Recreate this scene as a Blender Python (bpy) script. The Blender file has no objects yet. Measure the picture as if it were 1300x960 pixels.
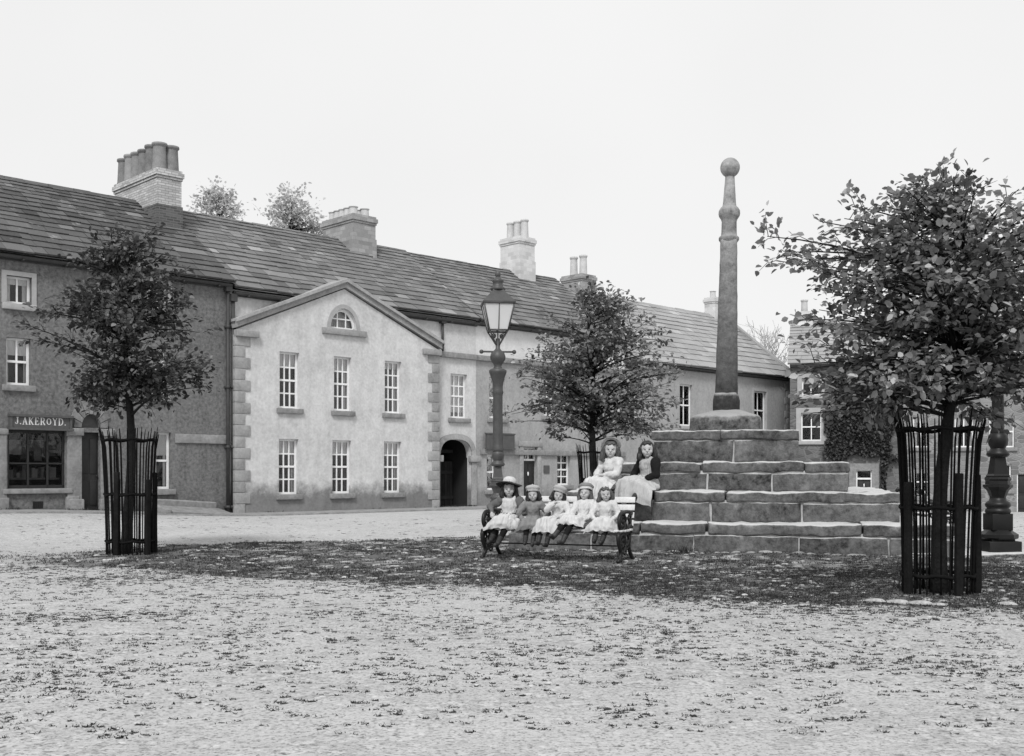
import bpy, math, random
import numpy as np
from mathutils import Vector, Matrix, noise
random.seed(7); rng = np.random.default_rng(7)
SC = bpy.context.scene; COL = SC.collection
PI = math.pi
F = 1394.0; CH = 1.25; HY = 600.0      # focal length in photo pixels, eye height, horizon row

# ------------------------------------------------------------------ helpers
def lerp(a, b, t): return a + (b - a) * t
def sm(t):
    t = min(1.0, max(0.0, t)); return t * t * (3 - 2 * t)
def tag(o, label=None, cat=None, group=None, kind=None):
    if label: o['label'] = label
    if cat: o['category'] = cat
    if group: o['group'] = group
    if kind: o['kind'] = kind
    return o
def empty(name, loc=(0, 0, 0), rz=0.0, label=None, cat=None, group=None):
    o = bpy.data.objects.new(name, None); COL.objects.link(o)
    o.empty_display_size = .2
    o.location = loc; o.rotation_euler = (0, 0, rz)
    return tag(o, label, cat, group)
def copy_tree(o, parent=None):
    c = o.copy(); COL.objects.link(c)
    if parent: c.parent = parent
    for ch in list(o.children): copy_tree(ch, c)
    return c

class MB:
    def __init__(s): s.v = []; s.f = []; s.m = []; s.t = []; s.sm = []
    def add(s, vs, fs, mi=0, t=.5, M=None, smooth=False):
        b = len(s.v)
        if M is not None: vs = [M @ Vector(p) for p in vs]
        s.v.extend([tuple(p) for p in vs])
        for f in fs:
            s.f.append(tuple(b + i for i in f)); s.m.append(mi); s.t.append(t); s.sm.append(smooth)
    def quad(s, a, b, c, d, mi=0, t=.5, M=None): s.add([a, b, c, d], [(0, 1, 2, 3)], mi, t, M)
    def box(s, x0, x1, y0, y1, z0, z1, mi=0, t=.5, M=None):
        s.add([(x0,y0,z0),(x1,y0,z0),(x1,y1,z0),(x0,y1,z0),(x0,y0,z1),(x1,y0,z1),(x1,y1,z1),(x0,y1,z1)],
              [(0,3,2,1),(4,5,6,7),(0,1,5,4),(1,2,6,5),(2,3,7,6),(3,0,4,7)], mi, t, M)
    def bbox(s, x0, x1, y0, y1, z0, z1, r=.01, mi=0, t=.5, M=None, n=(2,2,2), amp=0, seed=0, fr=3.0):
        # rounded box; n inner divisions; amp noise displacement
        def axis(a, b, k):
            L = [a, a + r*.3, a + r]
            for i in range(1, k): L.append(lerp(a + r, b - r, i / k))
            return L + [b - r, b - r*.3, b]
        X, Y, Z = axis(x0, x1, n[0]), axis(y0, y1, n[1]), axis(z0, z1, n[2])
        idx = {}; vs = []; fs = []
        def vid(i, j, k):
            key = (i, j, k)
            if key not in idx:
                p = Vector((X[i], Y[j], Z[k]))
                q = Vector((min(max(p.x, x0+r), x1-r), min(max(p.y, y0+r), y1-r), min(max(p.z, z0+r), z1-r)))
                d = p - q
                if d.length > 1e-6: p = q + d.normalized() * r
                if amp:
                    nv = noise.noise_vector((p + Vector((seed*7.3, seed*3.1, seed))) * fr) + noise.noise_vector((p + Vector((seed*2.3, seed, 5))) * fr * 6.5)*.3
                    nw = noise.noise_vector((p + Vector((seed*1.3, seed*9.1, seed))) * fr * 3.1)
                    p = p + nv * amp + nw * amp * .45
                idx[key] = len(vs); vs.append(p)
            return idx[key]
        nx, ny, nz = len(X)-1, len(Y)-1, len(Z)-1
        for i in range(nx):
            for j in range(ny):
                fs.append((vid(i,j,0),vid(i,j+1,0),vid(i+1,j+1,0),vid(i+1,j,0)))
                fs.append((vid(i,j,nz),vid(i+1,j,nz),vid(i+1,j+1,nz),vid(i,j+1,nz)))
        for i in range(nx):
            for k in range(nz):
                fs.append((vid(i,0,k),vid(i+1,0,k),vid(i+1,0,k+1),vid(i,0,k+1)))
                fs.append((vid(i,ny,k),vid(i,ny,k+1),vid(i+1,ny,k+1),vid(i+1,ny,k)))
        for j in range(ny):
            for k in range(nz):
                fs.append((vid(0,j,k),vid(0,j,k+1),vid(0,j+1,k+1),vid(0,j+1,k)))
                fs.append((vid(nx,j,k),vid(nx,j+1,k),vid(nx,j+1,k+1),vid(nx,j,k+1)))
        s.add(vs, fs, mi, t, M, True)
    def lathe(s, prof, cx=0, cy=0, seg=16, mi=0, t=.5, M=None, smooth=True, cap=True, rot=0, flute=0):
        vs = []; fs = []
        for (r, z) in prof:
            for k in range(seg):
                a = 2*PI*k/seg + rot
                rr = r * (1 - flute * (k % 2))
                vs.append((cx + rr*math.cos(a), cy + rr*math.sin(a), z))
        for i in range(len(prof)-1):
            for k in range(seg):
                k2 = (k+1) % seg
                fs.append((i*seg+k, i*seg+k2, (i+1)*seg+k2, (i+1)*seg+k))
        s.add(vs, fs, mi, t, M, smooth)
        if cap:
            n = len(prof)
            s.add(vs[:seg], [tuple(reversed(range(seg)))], mi, t, M)
            s.add(vs[(n-1)*seg:], [tuple(range(seg))], mi, t, M)
    def tube(s, pts, rads, seg=8, mi=0, t=.5, M=None, cap=True, flat=1.0):
        pts = [Vector(p) for p in pts]
        if not hasattr(rads, '__len__'): rads = [rads]*len(pts)
        vs = []; fs = []; up = Vector((0.13, 0.21, 1)).normalized()
        prev = None
        for i, p in enumerate(pts):
            d = (pts[min(i+1, len(pts)-1)] - pts[max(i-1, 0)])
            d = d.normalized() if d.length > 1e-9 else Vector((0,0,1))
            if prev is None:
                u = d.cross(up)
                if u.length < 1e-3: u = d.cross(Vector((1,0,0)))
            else: u = prev - d * prev.dot(d)
            u.normalize(); prev = u; w = d.cross(u)
            for k in range(seg):
                a = 2*PI*k/seg
                vs.append(p + u*math.cos(a)*rads[i] + w*math.sin(a)*rads[i]*flat)
        for i in range(len(pts)-1):
            for k in range(seg):
                k2 = (k+1) % seg
                fs.append((i*seg+k, i*seg+k2, (i+1)*seg+k2, (i+1)*seg+k))
        if cap:
            fs.append(tuple(reversed(range(seg)))); fs.append(tuple((len(pts)-1)*seg + k for k in range(seg)))
        s.add(vs, fs, mi, t, M, True)
    def ell(s, c, r, seg=14, rings=9, mi=0, t=.5, M=None):
        vs = []; fs = []
        for i in range(rings+1):
            th = PI*i/rings
            for k in range(seg):
                a = 2*PI*k/seg
                vs.append((c[0]+r[0]*math.sin(th)*math.cos(a), c[1]+r[1]*math.sin(th)*math.sin(a), c[2]-r[2]*math.cos(th)))
        for i in range(rings):
            for k in range(seg):
                k2 = (k+1) % seg
                fs.append((i*seg+k, i*seg+k2, (i+1)*seg+k2, (i+1)*seg+k))
        s.add(vs, fs, mi, t, M, True)
    def caps(s, a, ra, b, rb, seg=12, mi=0):
        # tapered capsule, closed
        a = Vector(a); b = Vector(b); d = (b-a); L = d.length
        d = d / L if L > 1e-9 else Vector((0,0,1))
        pts = []; rr = []
        for i in range(5):
            th = PI/2*i/4; pts.append(a - d*ra*math.cos(th)); rr.append(max(.0008, ra*math.sin(th)))
        for i in range(5):
            th = PI/2*i/4; pts.append(b + d*rb*math.sin(th)); rr.append(max(.0008, rb*math.cos(th)))
        s.tube(pts, rr, seg, mi)
    def obj(s, name, mats, parent=None, loc=None, recalc=False):
        me = bpy.data.meshes.new(name)
        me.from_pydata(s.v, [], s.f)
        if not isinstance(mats, (list, tuple)): mats = [mats]
        for m in mats: me.materials.append(m)
        me.polygons.foreach_set('material_index', s.m)
        me.polygons.foreach_set('use_smooth', s.sm)
        at = me.attributes.new('tint', 'FLOAT', 'FACE'); at.data.foreach_set('value', s.t)
        me.update()
        o = bpy.data.objects.new(name, me); COL.objects.link(o)
        if parent: o.parent = parent
        if loc: o.location = loc
        return o

def np_mesh(name, V, Fc, tint, mat, parent=None):
    """V (n,3), Fc (m,k) fixed-size polygons"""
    me = bpy.data.meshes.new(name)
    m, k = Fc.shape
    me.vertices.add(len(V)); me.vertices.foreach_set('co', V.astype(np.float32).ravel())
    me.loops.add(m*k); me.loops.foreach_set('vertex_index', Fc.astype(np.int32).ravel())
    me.polygons.add(m); me.polygons.foreach_set('loop_start', np.arange(0, m*k, k, dtype=np.int32))
    try: me.polygons.foreach_set('loop_total', np.full(m, k, dtype=np.int32))
    except Exception: pass
    me.update(calc_edges=True); me.validate()
    at = me.attributes.new('tint', 'FLOAT', 'FACE'); at.data.foreach_set('value', tint.astype(np.float32))
    me.materials.append(mat)
    o = bpy.data.objects.new(name, me); COL.objects.link(o)
    if parent: o.parent = parent
    return o

# ------------------------------------------------------------------ materials (all neutral: the photograph is monochrome)
def newmat(name):
    m = bpy.data.materials.new(name); m.use_nodes = True
    nt = m.node_tree; nt.nodes.clear()
    out = nt.nodes.new('ShaderNodeOutputMaterial')
    return m, nt, out
def nd(nt, typ, **kw):
    n = nt.nodes.new(typ)
    for k, v in kw.items():
        if k in n.inputs: n.inputs[k].default_value = v
        else: setattr(n, k, v)
    return n
def mth(nt, op, a, b=None, c=None, clamp=False):
    n = nt.nodes.new('ShaderNodeMath'); n.operation = op; n.use_clamp = clamp
    for i, x in enumerate((a, b, c)):
        if x is None: continue
        if isinstance(x, (int, float)): n.inputs[i].default_value = x
        else: nt.links.new(x, n.inputs[i])
    return n.outputs[0]
def noi(nt, co, scale, detail=4, rough=.55, stretch=None):
    if stretch:
        mp = nd(nt, 'ShaderNodeMapping'); mp.inputs['Scale'].default_value = stretch
        nt.links.new(co, mp.inputs['Vector']); co = mp.outputs[0]
    n = nd(nt, 'ShaderNodeTexNoise', Scale=scale, Detail=detail, Roughness=rough)
    nt.links.new(co, n.inputs['Vector']); return n.outputs['Fac']
def ramp(nt, val, lo, hi, a=0.0, b=1.0):
    n = nt.nodes.new('ShaderNodeMapRange'); n.clamp = True
    nt.links.new(val, n.inputs[0])
    n.inputs[1].default_value = lo; n.inputs[2].default_value = hi; n.inputs[3].default_value = a; n.inputs[4].default_value = b
    return n.outputs[0]
def mixv(nt, f, a, b):
    return mth(nt, 'ADD', mth(nt, 'MULTIPLY', mth(nt, 'SUBTRACT', 1.0, f), a), mth(nt, 'MULTIPLY', f, b))
def finish(nt, out, val, rough=.85, bump=None, bstr=.4, bdist=.02, spec=.25, metal=0.0):
    p = nd(nt, 'ShaderNodeBsdfPrincipled'); p.inputs['Roughness'].default_value = rough
    p.inputs['Specular IOR Level'].default_value = spec; p.inputs['Metallic'].default_value = metal
    cc = nt.nodes.new('ShaderNodeCombineColor')
    for i in range(3): nt.links.new(val, cc.inputs[i])
    nt.links.new(cc.outputs[0], p.inputs['Base Color'])
    if bump is not None:
        b = nd(nt, 'ShaderNodeBump', Strength=bstr, Distance=bdist)
        nt.links.new(bump, b.inputs['Height']); nt.links.new(b.outputs[0], p.inputs['Normal'])
    nt.links.new(p.outputs[0], out.inputs[0]); return p
def objco(nt): return nd(nt, 'ShaderNodeTexCoord').outputs['Object']
def tintv(nt):
    a = nt.nodes.new('ShaderNodeAttribute'); a.attribute_name = 'tint'; return a.outputs['Fac']
def sepz(nt, co, i=2):
    s = nt.nodes.new('ShaderNodeSeparateXYZ'); nt.links.new(co, s.inputs[0]); return s.outputs[i]
def normz(nt):
    g = nd(nt, 'ShaderNodeNewGeometry'); return sepz(nt, g.outputs['Normal'])

def m_plain(name, v, var=.25, scale=6, rough=.7, spec=.3, fine=40, bstr=.25, bd=.01, tint=0.0, metal=0):
    m, nt, out = newmat(name); co = objco(nt)
    n1 = noi(nt, co, scale); n2 = noi(nt, co, fine, 3)
    f = mth(nt, 'ADD', mth(nt, 'MULTIPLY', mth(nt, 'SUBTRACT', n1, .5), var*2.2), mth(nt, 'MULTIPLY', mth(nt, 'SUBTRACT', n2, .5), var*1.6))
    if tint: f = mth(nt, 'ADD', f, mth(nt, 'MULTIPLY', mth(nt, 'SUBTRACT', tintv(nt), .5), tint*2))
    val = mth(nt, 'MULTIPLY', mth(nt, 'ADD', f, 1.0), v); val = mth(nt, 'MAXIMUM', val, .003)
    finish(nt, out, val, rough, n2, bstr, bd, spec, metal); return m

def m_render(name, v, stain=.4, zs=.9, dark=.25, fine=60, speck=.12):
    # lime render: streaks, patches, damp darkening at the foot
    m, nt, out = newmat(name); co = objco(nt)
    big = noi(nt, co, .7, 6, .6); mid = noi(nt, co, 3.2, 5, .65); fin = noi(nt, co, fine, 4, .7)
    strk = noi(nt, co, 2.2, 4, .6, (1.6, 1.6, .22))
    f = mth(nt, 'ADD', 1.0, mth(nt, 'MULTIPLY', mth(nt, 'SUBTRACT', big, .5), stain))
    f = mth(nt, 'ADD', f, mth(nt, 'MULTIPLY', mth(nt, 'SUBTRACT', mid, .5), stain*.8))
    f = mth(nt, 'ADD', f, mth(nt, 'MULTIPLY', mth(nt, 'SUBTRACT', strk, .5), stain*.7))
    f = mth(nt, 'ADD', f, mth(nt, 'MULTIPLY', mth(nt, 'SUBTRACT', fin, .5), speck*4))
    spots = ramp(nt, noi(nt, co, 5.5, 6, .75), .66, .74, 1.0, .72)
    f = mth(nt, 'MULTIPLY', f, spots)
    z = sepz(nt, co)
    foot = ramp(nt, mth(nt, 'ADD', z, mth(nt, 'MULTIPLY', mth(nt, 'SUBTRACT', mid, .5), .9)), zs*.55, zs, dark, 1.0)
    val = mth(nt, 'MAXIMUM', mth(nt, 'MULTIPLY', mth(nt, 'MULTIPLY', f, foot), v), .01)
    finish(nt, out, val, .95, fin, .5, .02, .1); return m

def m_rubble(name, v, sx=2.6, mortar=1.35, var=.5):
    m, nt, out = newmat(name); co = objco(nt)
    # coursed rubble: stretched voronoi cells with pale joints, slightly warped
    wn = nd(nt, 'ShaderNodeTexNoise', Scale=2.0, Detail=3); nt.links.new(co, wn.inputs['Vector'])
    va = nd(nt, 'ShaderNodeVectorMath', operation='MULTIPLY_ADD'); nt.links.new(wn.outputs['Color'], va.inputs[0])
    va.inputs[1].default_value = (.16, .16, .1); nt.links.new(co, va.inputs[2])
    mp = nd(nt, 'ShaderNodeMapping'); mp.inputs['Scale'].default_value = (sx, sx, sx*2.1); nt.links.new(va.outputs[0], mp.inputs[0])
    v1 = nd(nt, 'ShaderNodeTexVoronoi', Scale=1.0, feature='F1', Randomness=.85); nt.links.new(mp.outputs[0], v1.inputs['Vector'])
    v2 = nd(nt, 'ShaderNodeTexVoronoi', Scale=1.0, feature='DISTANCE_TO_EDGE', Randomness=.85); nt.links.new(mp.outputs[0], v2.inputs['Vector'])
    cell = sepz(nt, v1.outputs['Color'], 0)
    edge = ramp(nt, v2.outputs['Distance'], .02, .09)
    fin = noi(nt, co, 45, 5, .7); big = noi(nt, co, .8, 5)
    f = mth(nt, 'ADD', .72, mth(nt, 'MULTIPLY', cell, var)); f = mth(nt, 'ADD', f, mth(nt, 'MULTIPLY', mth(nt, 'SUBTRACT', fin, .5), .8))
    f = mth(nt, 'ADD', f, mth(nt, 'MULTIPLY', mth(nt, 'SUBTRACT', big, .5), .5))
    val = mth(nt, 'MULTIPLY', mixv(nt, edge, mortar, f), v)
    hb = mth(nt, 'ADD', edge, mth(nt, 'MULTIPLY', fin, .4))
    finish(nt, out, mth(nt, 'MAXIMUM', val, .01), .95, hb, .6, .03, .1); return m

def m_brick(name, v, bw=.24, bh=.08, mortar=.75, var=.35):
    m, nt, out = newmat(name); co = objco(nt)
    # brick rows in z, headers along x+y so that both faces of a stack carry them
    sx = nt.nodes.new('ShaderNodeSeparateXYZ'); nt.links.new(co, sx.inputs[0])
    cb = nt.nodes.new('ShaderNodeCombineXYZ')
    nt.links.new(mth(nt, 'ADD', sx.outputs[0], sx.outputs[1]), cb.inputs[0]); nt.links.new(sx.outputs[2], cb.inputs[1])
    b = nd(nt, 'ShaderNodeTexBrick'); b.inputs['Scale'].default_value = 1
    b.inputs['Brick Width'].default_value = bw; b.inputs['Row Height'].default_value = bh; b.inputs['Mortar Size'].default_value = .009
    b.inputs['Color1'].default_value = (1-var,)*3+(1,); b.inputs['Color2'].default_value = (1+var*.4,)*3+(1,); b.inputs['Mortar'].default_value = (mortar,)*3+(1,)
    nt.links.new(cb.outputs[0], b.inputs['Vector'])
    fin = noi(nt, co, 30, 4, .7); big = noi(nt, co, 1.3, 5, .6)
    f = mth(nt, 'MULTIPLY', sepz(nt, b.outputs['Color'], 0), mth(nt, 'ADD', .55, mth(nt, 'ADD', mth(nt, 'MULTIPLY', fin, .45), mth(nt, 'MULTIPLY', big, .45))))
    finish(nt, out, mth(nt, 'MULTIPLY', f, v), .9, b.outputs['Fac'], -.4, .01, .1); return m

def m_slate(name, v, var=.8, lich=.5):
    m, nt, out = newmat(name); co = objco(nt)
    t = tintv(nt); fin = noi(nt, co, 18, 5, .7); big = noi(nt, co, .45, 5, .6)
    f = mth(nt, 'ADD', 1 - var*.5, mth(nt, 'MULTIPLY', t, var))
    f = mth(nt, 'ADD', f, mth(nt, 'MULTIPLY', mth(nt, 'SUBTRACT', fin, .5), .7)); f = mth(nt, 'ADD', f, mth(nt, 'MULTIPLY', mth(nt, 'SUBTRACT', big, .5), .8))
    li = ramp(nt, noi(nt, co, 2.6, 6, .75), .6, .72, 0, lich)
    val = mth(nt, 'MULTIPLY', mth(nt, 'ADD', mth(nt, 'MAXIMUM', f, .15), li), v)
    finish(nt, out, val, .85, fin, .5, .02, .2); return m

def m_stone(name, v, top=.5, zlo=None, zhi=None, vhi=None, amp=1.0):
    # weathered ashlar: overhead light painted in, upward faces paler with lichen, side faces darker
    m, nt, out = newmat(name); co = objco(nt)
    big = noi(nt, co, 1.1, 6, .65); mid = noi(nt, co, 6, 5, .65); fin = noi(nt, co, 55, 4, .7)
    f = mth(nt, 'ADD', .85, mth(nt, 'MULTIPLY', mth(nt, 'SUBTRACT', big, .5), 2.0*amp))
    f = mth(nt, 'ADD', f, mth(nt, 'MULTIPLY', mth(nt, 'SUBTRACT', mid, .5), 2.6*amp))
    f = mth(nt, 'ADD', f, mth(nt, 'MULTIPLY', mth(nt, 'SUBTRACT', noi(nt, co, 16, 4, .75), .5), 2.4*amp))
    f = mth(nt, 'ADD', f, mth(nt, 'MULTIPLY', mth(nt, 'SUBTRACT', tintv(nt), .5), .9))
    f = mth(nt, 'MAXIMUM', f, .18)
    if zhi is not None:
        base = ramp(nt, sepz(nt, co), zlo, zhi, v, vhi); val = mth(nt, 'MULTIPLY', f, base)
    else: val = mth(nt, 'MULTIPLY', f, v)
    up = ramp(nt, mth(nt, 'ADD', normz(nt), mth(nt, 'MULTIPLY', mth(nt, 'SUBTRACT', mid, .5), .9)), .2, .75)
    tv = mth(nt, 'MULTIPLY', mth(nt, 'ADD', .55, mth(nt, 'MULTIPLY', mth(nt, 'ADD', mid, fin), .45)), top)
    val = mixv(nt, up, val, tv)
    finish(nt, out, mth(nt, 'MAXIMUM', val, .01), .95, mth(nt, 'ADD', mid, mth(nt, 'MULTIPLY', fin, .6)), .55, .03, .1); return m

def m_leaf(name, v, var=.8, tr=.35):
    m, nt, out = newmat(name)
    t = tintv(nt)
    val = mth(nt, 'MULTIPLY', mth(nt, 'ADD', 1 - var*.7, mth(nt, 'MULTIPLY', t, var*1.6)), v)
    cc = nt.nodes.new('ShaderNodeCombineColor')
    for i in range(3): nt.links.new(val, cc.inputs[i])
    p = nd(nt, 'ShaderNodeBsdfPrincipled'); p.inputs['Roughness'].default_value = .5; p.inputs['Specular IOR Level'].default_value = .35
    nt.links.new(cc.outputs[0], p.inputs['Base Color'])
    tl = nt.nodes.new('ShaderNodeBsdfTranslucent'); nt.links.new(cc.outputs[0], tl.inputs[0])
    mx = nd(nt, 'ShaderNodeMixShader'); mx.inputs[0].default_value = tr
    nt.links.new(p.outputs[0], mx.inputs[1]); nt.links.new(tl.outputs[0], mx.inputs[2]); nt.links.new(mx.outputs[0], out.inputs[0])
    return m

def m_glass(name, v=.0, tr=.9):
    m, nt, out = newmat(name)
    g = nd(nt, 'ShaderNodeBsdfGlossy'); g.inputs['Roughness'].default_value = .06
    t = nd(nt, 'ShaderNodeBsdfTransparent'); t.inputs[0].default_value = (tr, tr, tr, 1)
    fr = nd(nt, 'ShaderNodeFresnel', IOR=1.45)
    wn = noi(nt, objco(nt), 2.5, 2); b = nd(nt, 'ShaderNodeBump', Strength=.15, Distance=.05); nt.links.new(wn, b.inputs['Height'])
    nt.links.new(b.outputs[0], g.inputs['Normal'])
    mx = nd(nt, 'ShaderNodeMixShader'); nt.links.new(fr.outputs[0], mx.inputs[0])
    nt.links.new(t.outputs[0], mx.inputs[1]); nt.links.new(g.outputs[0], mx.inputs[2]); nt.links.new(mx.outputs[0], out.inputs[0]); return m
def m_milk(name):
    m, nt, out = newmat(name)
    d = nd(nt, 'ShaderNodeBsdfDiffuse'); d.inputs[0].default_value = (.9,.9,.9,1)
    tl = nd(nt, 'ShaderNodeBsdfTranslucent'); tl.inputs[0].default_value = (.9,.9,.9,1)
    tp = nd(nt, 'ShaderNodeBsdfTransparent')
    m1 = nd(nt, 'ShaderNodeMixShader'); m1.inputs[0].default_value = .35; nt.links.new(d.outputs[0], m1.inputs[1]); nt.links.new(tl.outputs[0], m1.inputs[2])
    m2 = nd(nt, 'ShaderNodeMixShader'); m2.inputs[0].default_value = .12; nt.links.new(m1.outputs[0], m2.inputs[1]); nt.links.new(tp.outputs[0], m2.inputs[2])
    nt.links.new(m2.outputs[0], out.inputs[0]); return m

# ------------------------------------------------------------------ world, sun, camera
w = bpy.data.worlds.new('World'); SC.world = w; w.use_nodes = True
nt = w.node_tree; nt.nodes.clear()
wo = nt.nodes.new('ShaderNodeOutputWorld'); bg = nt.nodes.new('ShaderNodeBackground')
sky = nt.nodes.new('ShaderNodeTexSky'); sky.sky_type = 'NISHITA'; sky.sun_disc = False
SUN_EL, SUN_AZ = math.radians(47), math.radians(190)     # azimuth clockwise from +Y (north)
sky.sun_elevation = SUN_EL; sky.sun_rotation = SUN_AZ
bw = nt.nodes.new('ShaderNodeRGBToBW'); nt.links.new(sky.outputs[0], bw.inputs[0])
v = mth(nt, 'MULTIPLY', bw.outputs[0], .012)
tcw = nt.nodes.new('ShaderNodeTexCoord')
cl = noi(nt, tcw.outputs['Generated'], 1.6, 4, .5)
v = mth(nt, 'ADD', v, mth(nt, 'ADD', .74, mth(nt, 'MULTIPLY', cl, .2)))
v = mth(nt, 'MINIMUM', v, .95)
cc = nt.nodes.new('ShaderNodeCombineColor')
for i in range(3): nt.links.new(v, cc.inputs[i])
nt.links.new(cc.outputs[0], bg.inputs[0]); bg.inputs[1].default_value = 1.0; nt.links.new(bg.outputs[0], wo.inputs[0])
sl = bpy.data.lights.new('Sun', 'SUN'); sl.energy = 2.7; sl.angle = math.radians(14); sl.color = (1, 1, 1)
so = bpy.data.objects.new('Sun', sl); COL.objects.link(so)
sd = Vector((math.sin(SUN_AZ)*math.cos(SUN_EL), math.cos(SUN_AZ)*math.cos(SUN_EL), math.sin(SUN_EL)))
so.rotation_euler = sd.to_track_quat('Z', 'Y').to_euler(); so.location = (0, -10, 30)
cam = bpy.data.cameras.new('Camera'); co_ = bpy.data.objects.new('Camera', cam); COL.objects.link(co_)
co_.location = (0, 0, CH); co_.rotation_euler = (PI/2, 0, 0)
cam.sensor_width = 36; cam.lens = 36*F/1300; cam.shift_y = 120/1300; cam.clip_end = 3000; cam.clip_start = .05
SC.camera = co_
SC.view_settings.view_transform = 'Standard'; SC.view_settings.look = 'None'; SC.view_settings.exposure = 0; SC.view_settings.gamma = 1

# ------------------------------------------------------------------ terrain
OA = Vector((-5.45, 34.85)); DA = Vector((.716, .698)).normalized(); NA = Vector((-DA.y, DA.x))   # the long row of houses
OB = Vector((12.66, 50.0)); DB = Vector((.96, -.28)).normalized(); NB = Vector((-DB.y, DB.x))     # the row that closes the square
def fac(x, y, off=0.0, O=OA, D=DA, N=NA):
    k = (x-650)/F; P = O + N*off
    s = (k*P.y - P.x)/(D.x - D.y*k); Y = P.y + D.y*s
    return s, CH + (HY-y)/F*Y
def gz(X, Y):
    p = Vector((X, Y)) - OA; s = p.dot(DA); dd = -p.dot(NA)
    g = .26*sm((-3-s)/8)*sm((9-dd)/8)
    g += -.45*sm((X-9)/8)*sm((Y-26)/16)
    g += .05*noise.noise((X*.25, Y*.25, 3.0))*sm((Y-3)/6)*sm((28-Y)/6) + .015*noise.noise((X*1.1, Y*1.1, 9.0))*sm((30-Y)/6)
    return g
def interp(pts, x):
    if x <= pts[0][0]: return pts[0][1]
    for (a, b), (c, d) in zip(pts, pts[1:]):
        if x <= c: return lerp(b, d, (x-a)/(c-a))
    return pts[-1][1]
LOW = [(-14,17.0),(-8.5,15.6),(-7.2,15.4),(-5.4,14.5),(-3.46,13.4),(-1.36,12.7),(.43,12.0),(1.43,11.1),(2.6,10.4),(4.5,9.7),(8,9.2),(14,9)]
UPP = [(-14,17.0),(-8.5,16.0),(-7.7,16.7),(-6.1,18.7),(-3.9,19.9),(-.47,21.2),(2,24.6),(5.5,25.0),(7.0,17.0),(8,16.5),(14,16.3)]
def verge(X, Y):
    n = noise.noise((X*.9, Y*.9, 1.7))*.45 + noise.noise((X*3.1, Y*3.1, 5.7))*.25
    e = min(Y - interp(LOW, X) + n, interp(UPP, X) - Y + n)
    m = sm(e/.85 + .5)
    m *= .35 + .65*sm((X + 7.6)/2.2)
    patch = .5*noise.noise((X*.8, Y*1.1, 12.0)) + .9*noise.noise((X*4.5, Y*6.0, 19.0))
    lowe = Y - interp(LOW, X) + n; rim = sm(1 - abs(lowe-.15)/.3)*sm((X+6)/2)
    return max(m*sm(.85 + patch*1.2), rim*.95)
m_g, nt, out = newmat('pale_cobbled_ground'); co = objco(nt)
vt = tintv(nt)
mp = nd(nt, 'ShaderNodeMapping'); mp.inputs['Scale'].default_value = (1, 1, 1); nt.links.new(co, mp.inputs[0])
cob = nd(nt, 'ShaderNodeTexVoronoi', Scale=14.0, feature='DISTANCE_TO_EDGE'); nt.links.new(co, cob.inputs['Vector'])
cid = nd(nt, 'ShaderNodeTexVoronoi', Scale=14.0, feature='F1'); nt.links.new(co, cid.inputs['Vector'])
big = noi(nt, co, .35, 5, .6); mid = noi(nt, co, 2.3, 6, .7); fin = noi(nt, co, 70, 3, .7); grit = noi(nt, co, 22, 4, .75)
cobm = ramp(nt, noi(nt, co, .8, 3), .42, .58)
f = mth(nt, 'ADD', .93, mth(nt, 'MULTIPLY', mth(nt, 'SUBTRACT', big, .5), .3))
f = mth(nt, 'ADD', f, mth(nt, 'MULTIPLY', mth(nt, 'SUBTRACT', mid, .5), .3))
f = mth(nt, 'ADD', f, mth(nt, 'MULTIPLY', mth(nt, 'SUBTRACT', fin, .5), .5)); f = mth(nt, 'ADD', f, mth(nt, 'MULTIPLY', mth(nt, 'SUBTRACT', grit, .5), .55))
f = mth(nt, 'ADD', f, mth(nt, 'MULTIPLY', mth(nt, 'MULTIPLY', mth(nt, 'SUBTRACT', sepz(nt, cid.outputs['Color'], 0), .5), .3), cobm))
joint = mth(nt, 'SUBTRACT', 1.0, mth(nt, 'MULTIPLY', mth(nt, 'MULTIPLY', ramp(nt, cob.outputs['Distance'], .0, .1, 1, 0), .1), cobm))
den = noi(nt, co, .55, 4, .6)
fleck = ramp(nt, mth(nt, 'ADD', noi(nt, co, 15, 3, .6), mth(nt, 'ADD', mth(nt, 'MULTIPLY', mth(nt, 'SUBTRACT', mid, .5), .3), mth(nt, 'MULTIPLY', mth(nt, 'SUBTRACT', den, .5), .5))), .68, .73, 1.0, .4)
pale = ramp(nt, noi(nt, co, 31, 3, .6), .62, .7, 0.0, .2)
f = mth(nt, 'ADD', f, pale)
val = mth(nt, 'MULTIPLY', mth(nt, 'MULTIPLY', mth(nt, 'MULTIPLY', f, joint), fleck), .455)
spk = ramp(nt, noi(nt, co, 42, 2, .6), .54, .64, 1.0, .55)
spk2 = ramp(nt, noi(nt, co, 19, 3, .7), .56, .66, 1.0, .62)
val = mth(nt, 'MULTIPLY', mth(nt, 'MULTIPLY', val, spk), spk2)
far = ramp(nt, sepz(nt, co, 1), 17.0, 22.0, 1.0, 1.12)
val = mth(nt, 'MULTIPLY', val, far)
val = mth(nt, 'MINIMUM', val, .62)
vm = ramp(nt, mth(nt, 'ADD', vt, mth(nt, 'MULTIPLY', mth(nt, 'SUBTRACT', grit, .5), 1.5)), .3, .75)
soil = mth(nt, 'MULTIPLY', .1, mth(nt, 'ADD', .35, mth(nt, 'ADD', mid, mth(nt, 'MULTIPLY', fin, .6))))
val = mixv(nt, vm, val, soil)
finish(nt, out, mth(nt, 'MAXIMUM', val, .015), .95, mth(nt, 'ADD', mth(nt, 'MULTIPLY', ramp(nt, cob.outputs['Distance'], 0, .25), cobm), mth(nt, 'MULTIPLY', grit, .8)), .3, .02, .1)
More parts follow.
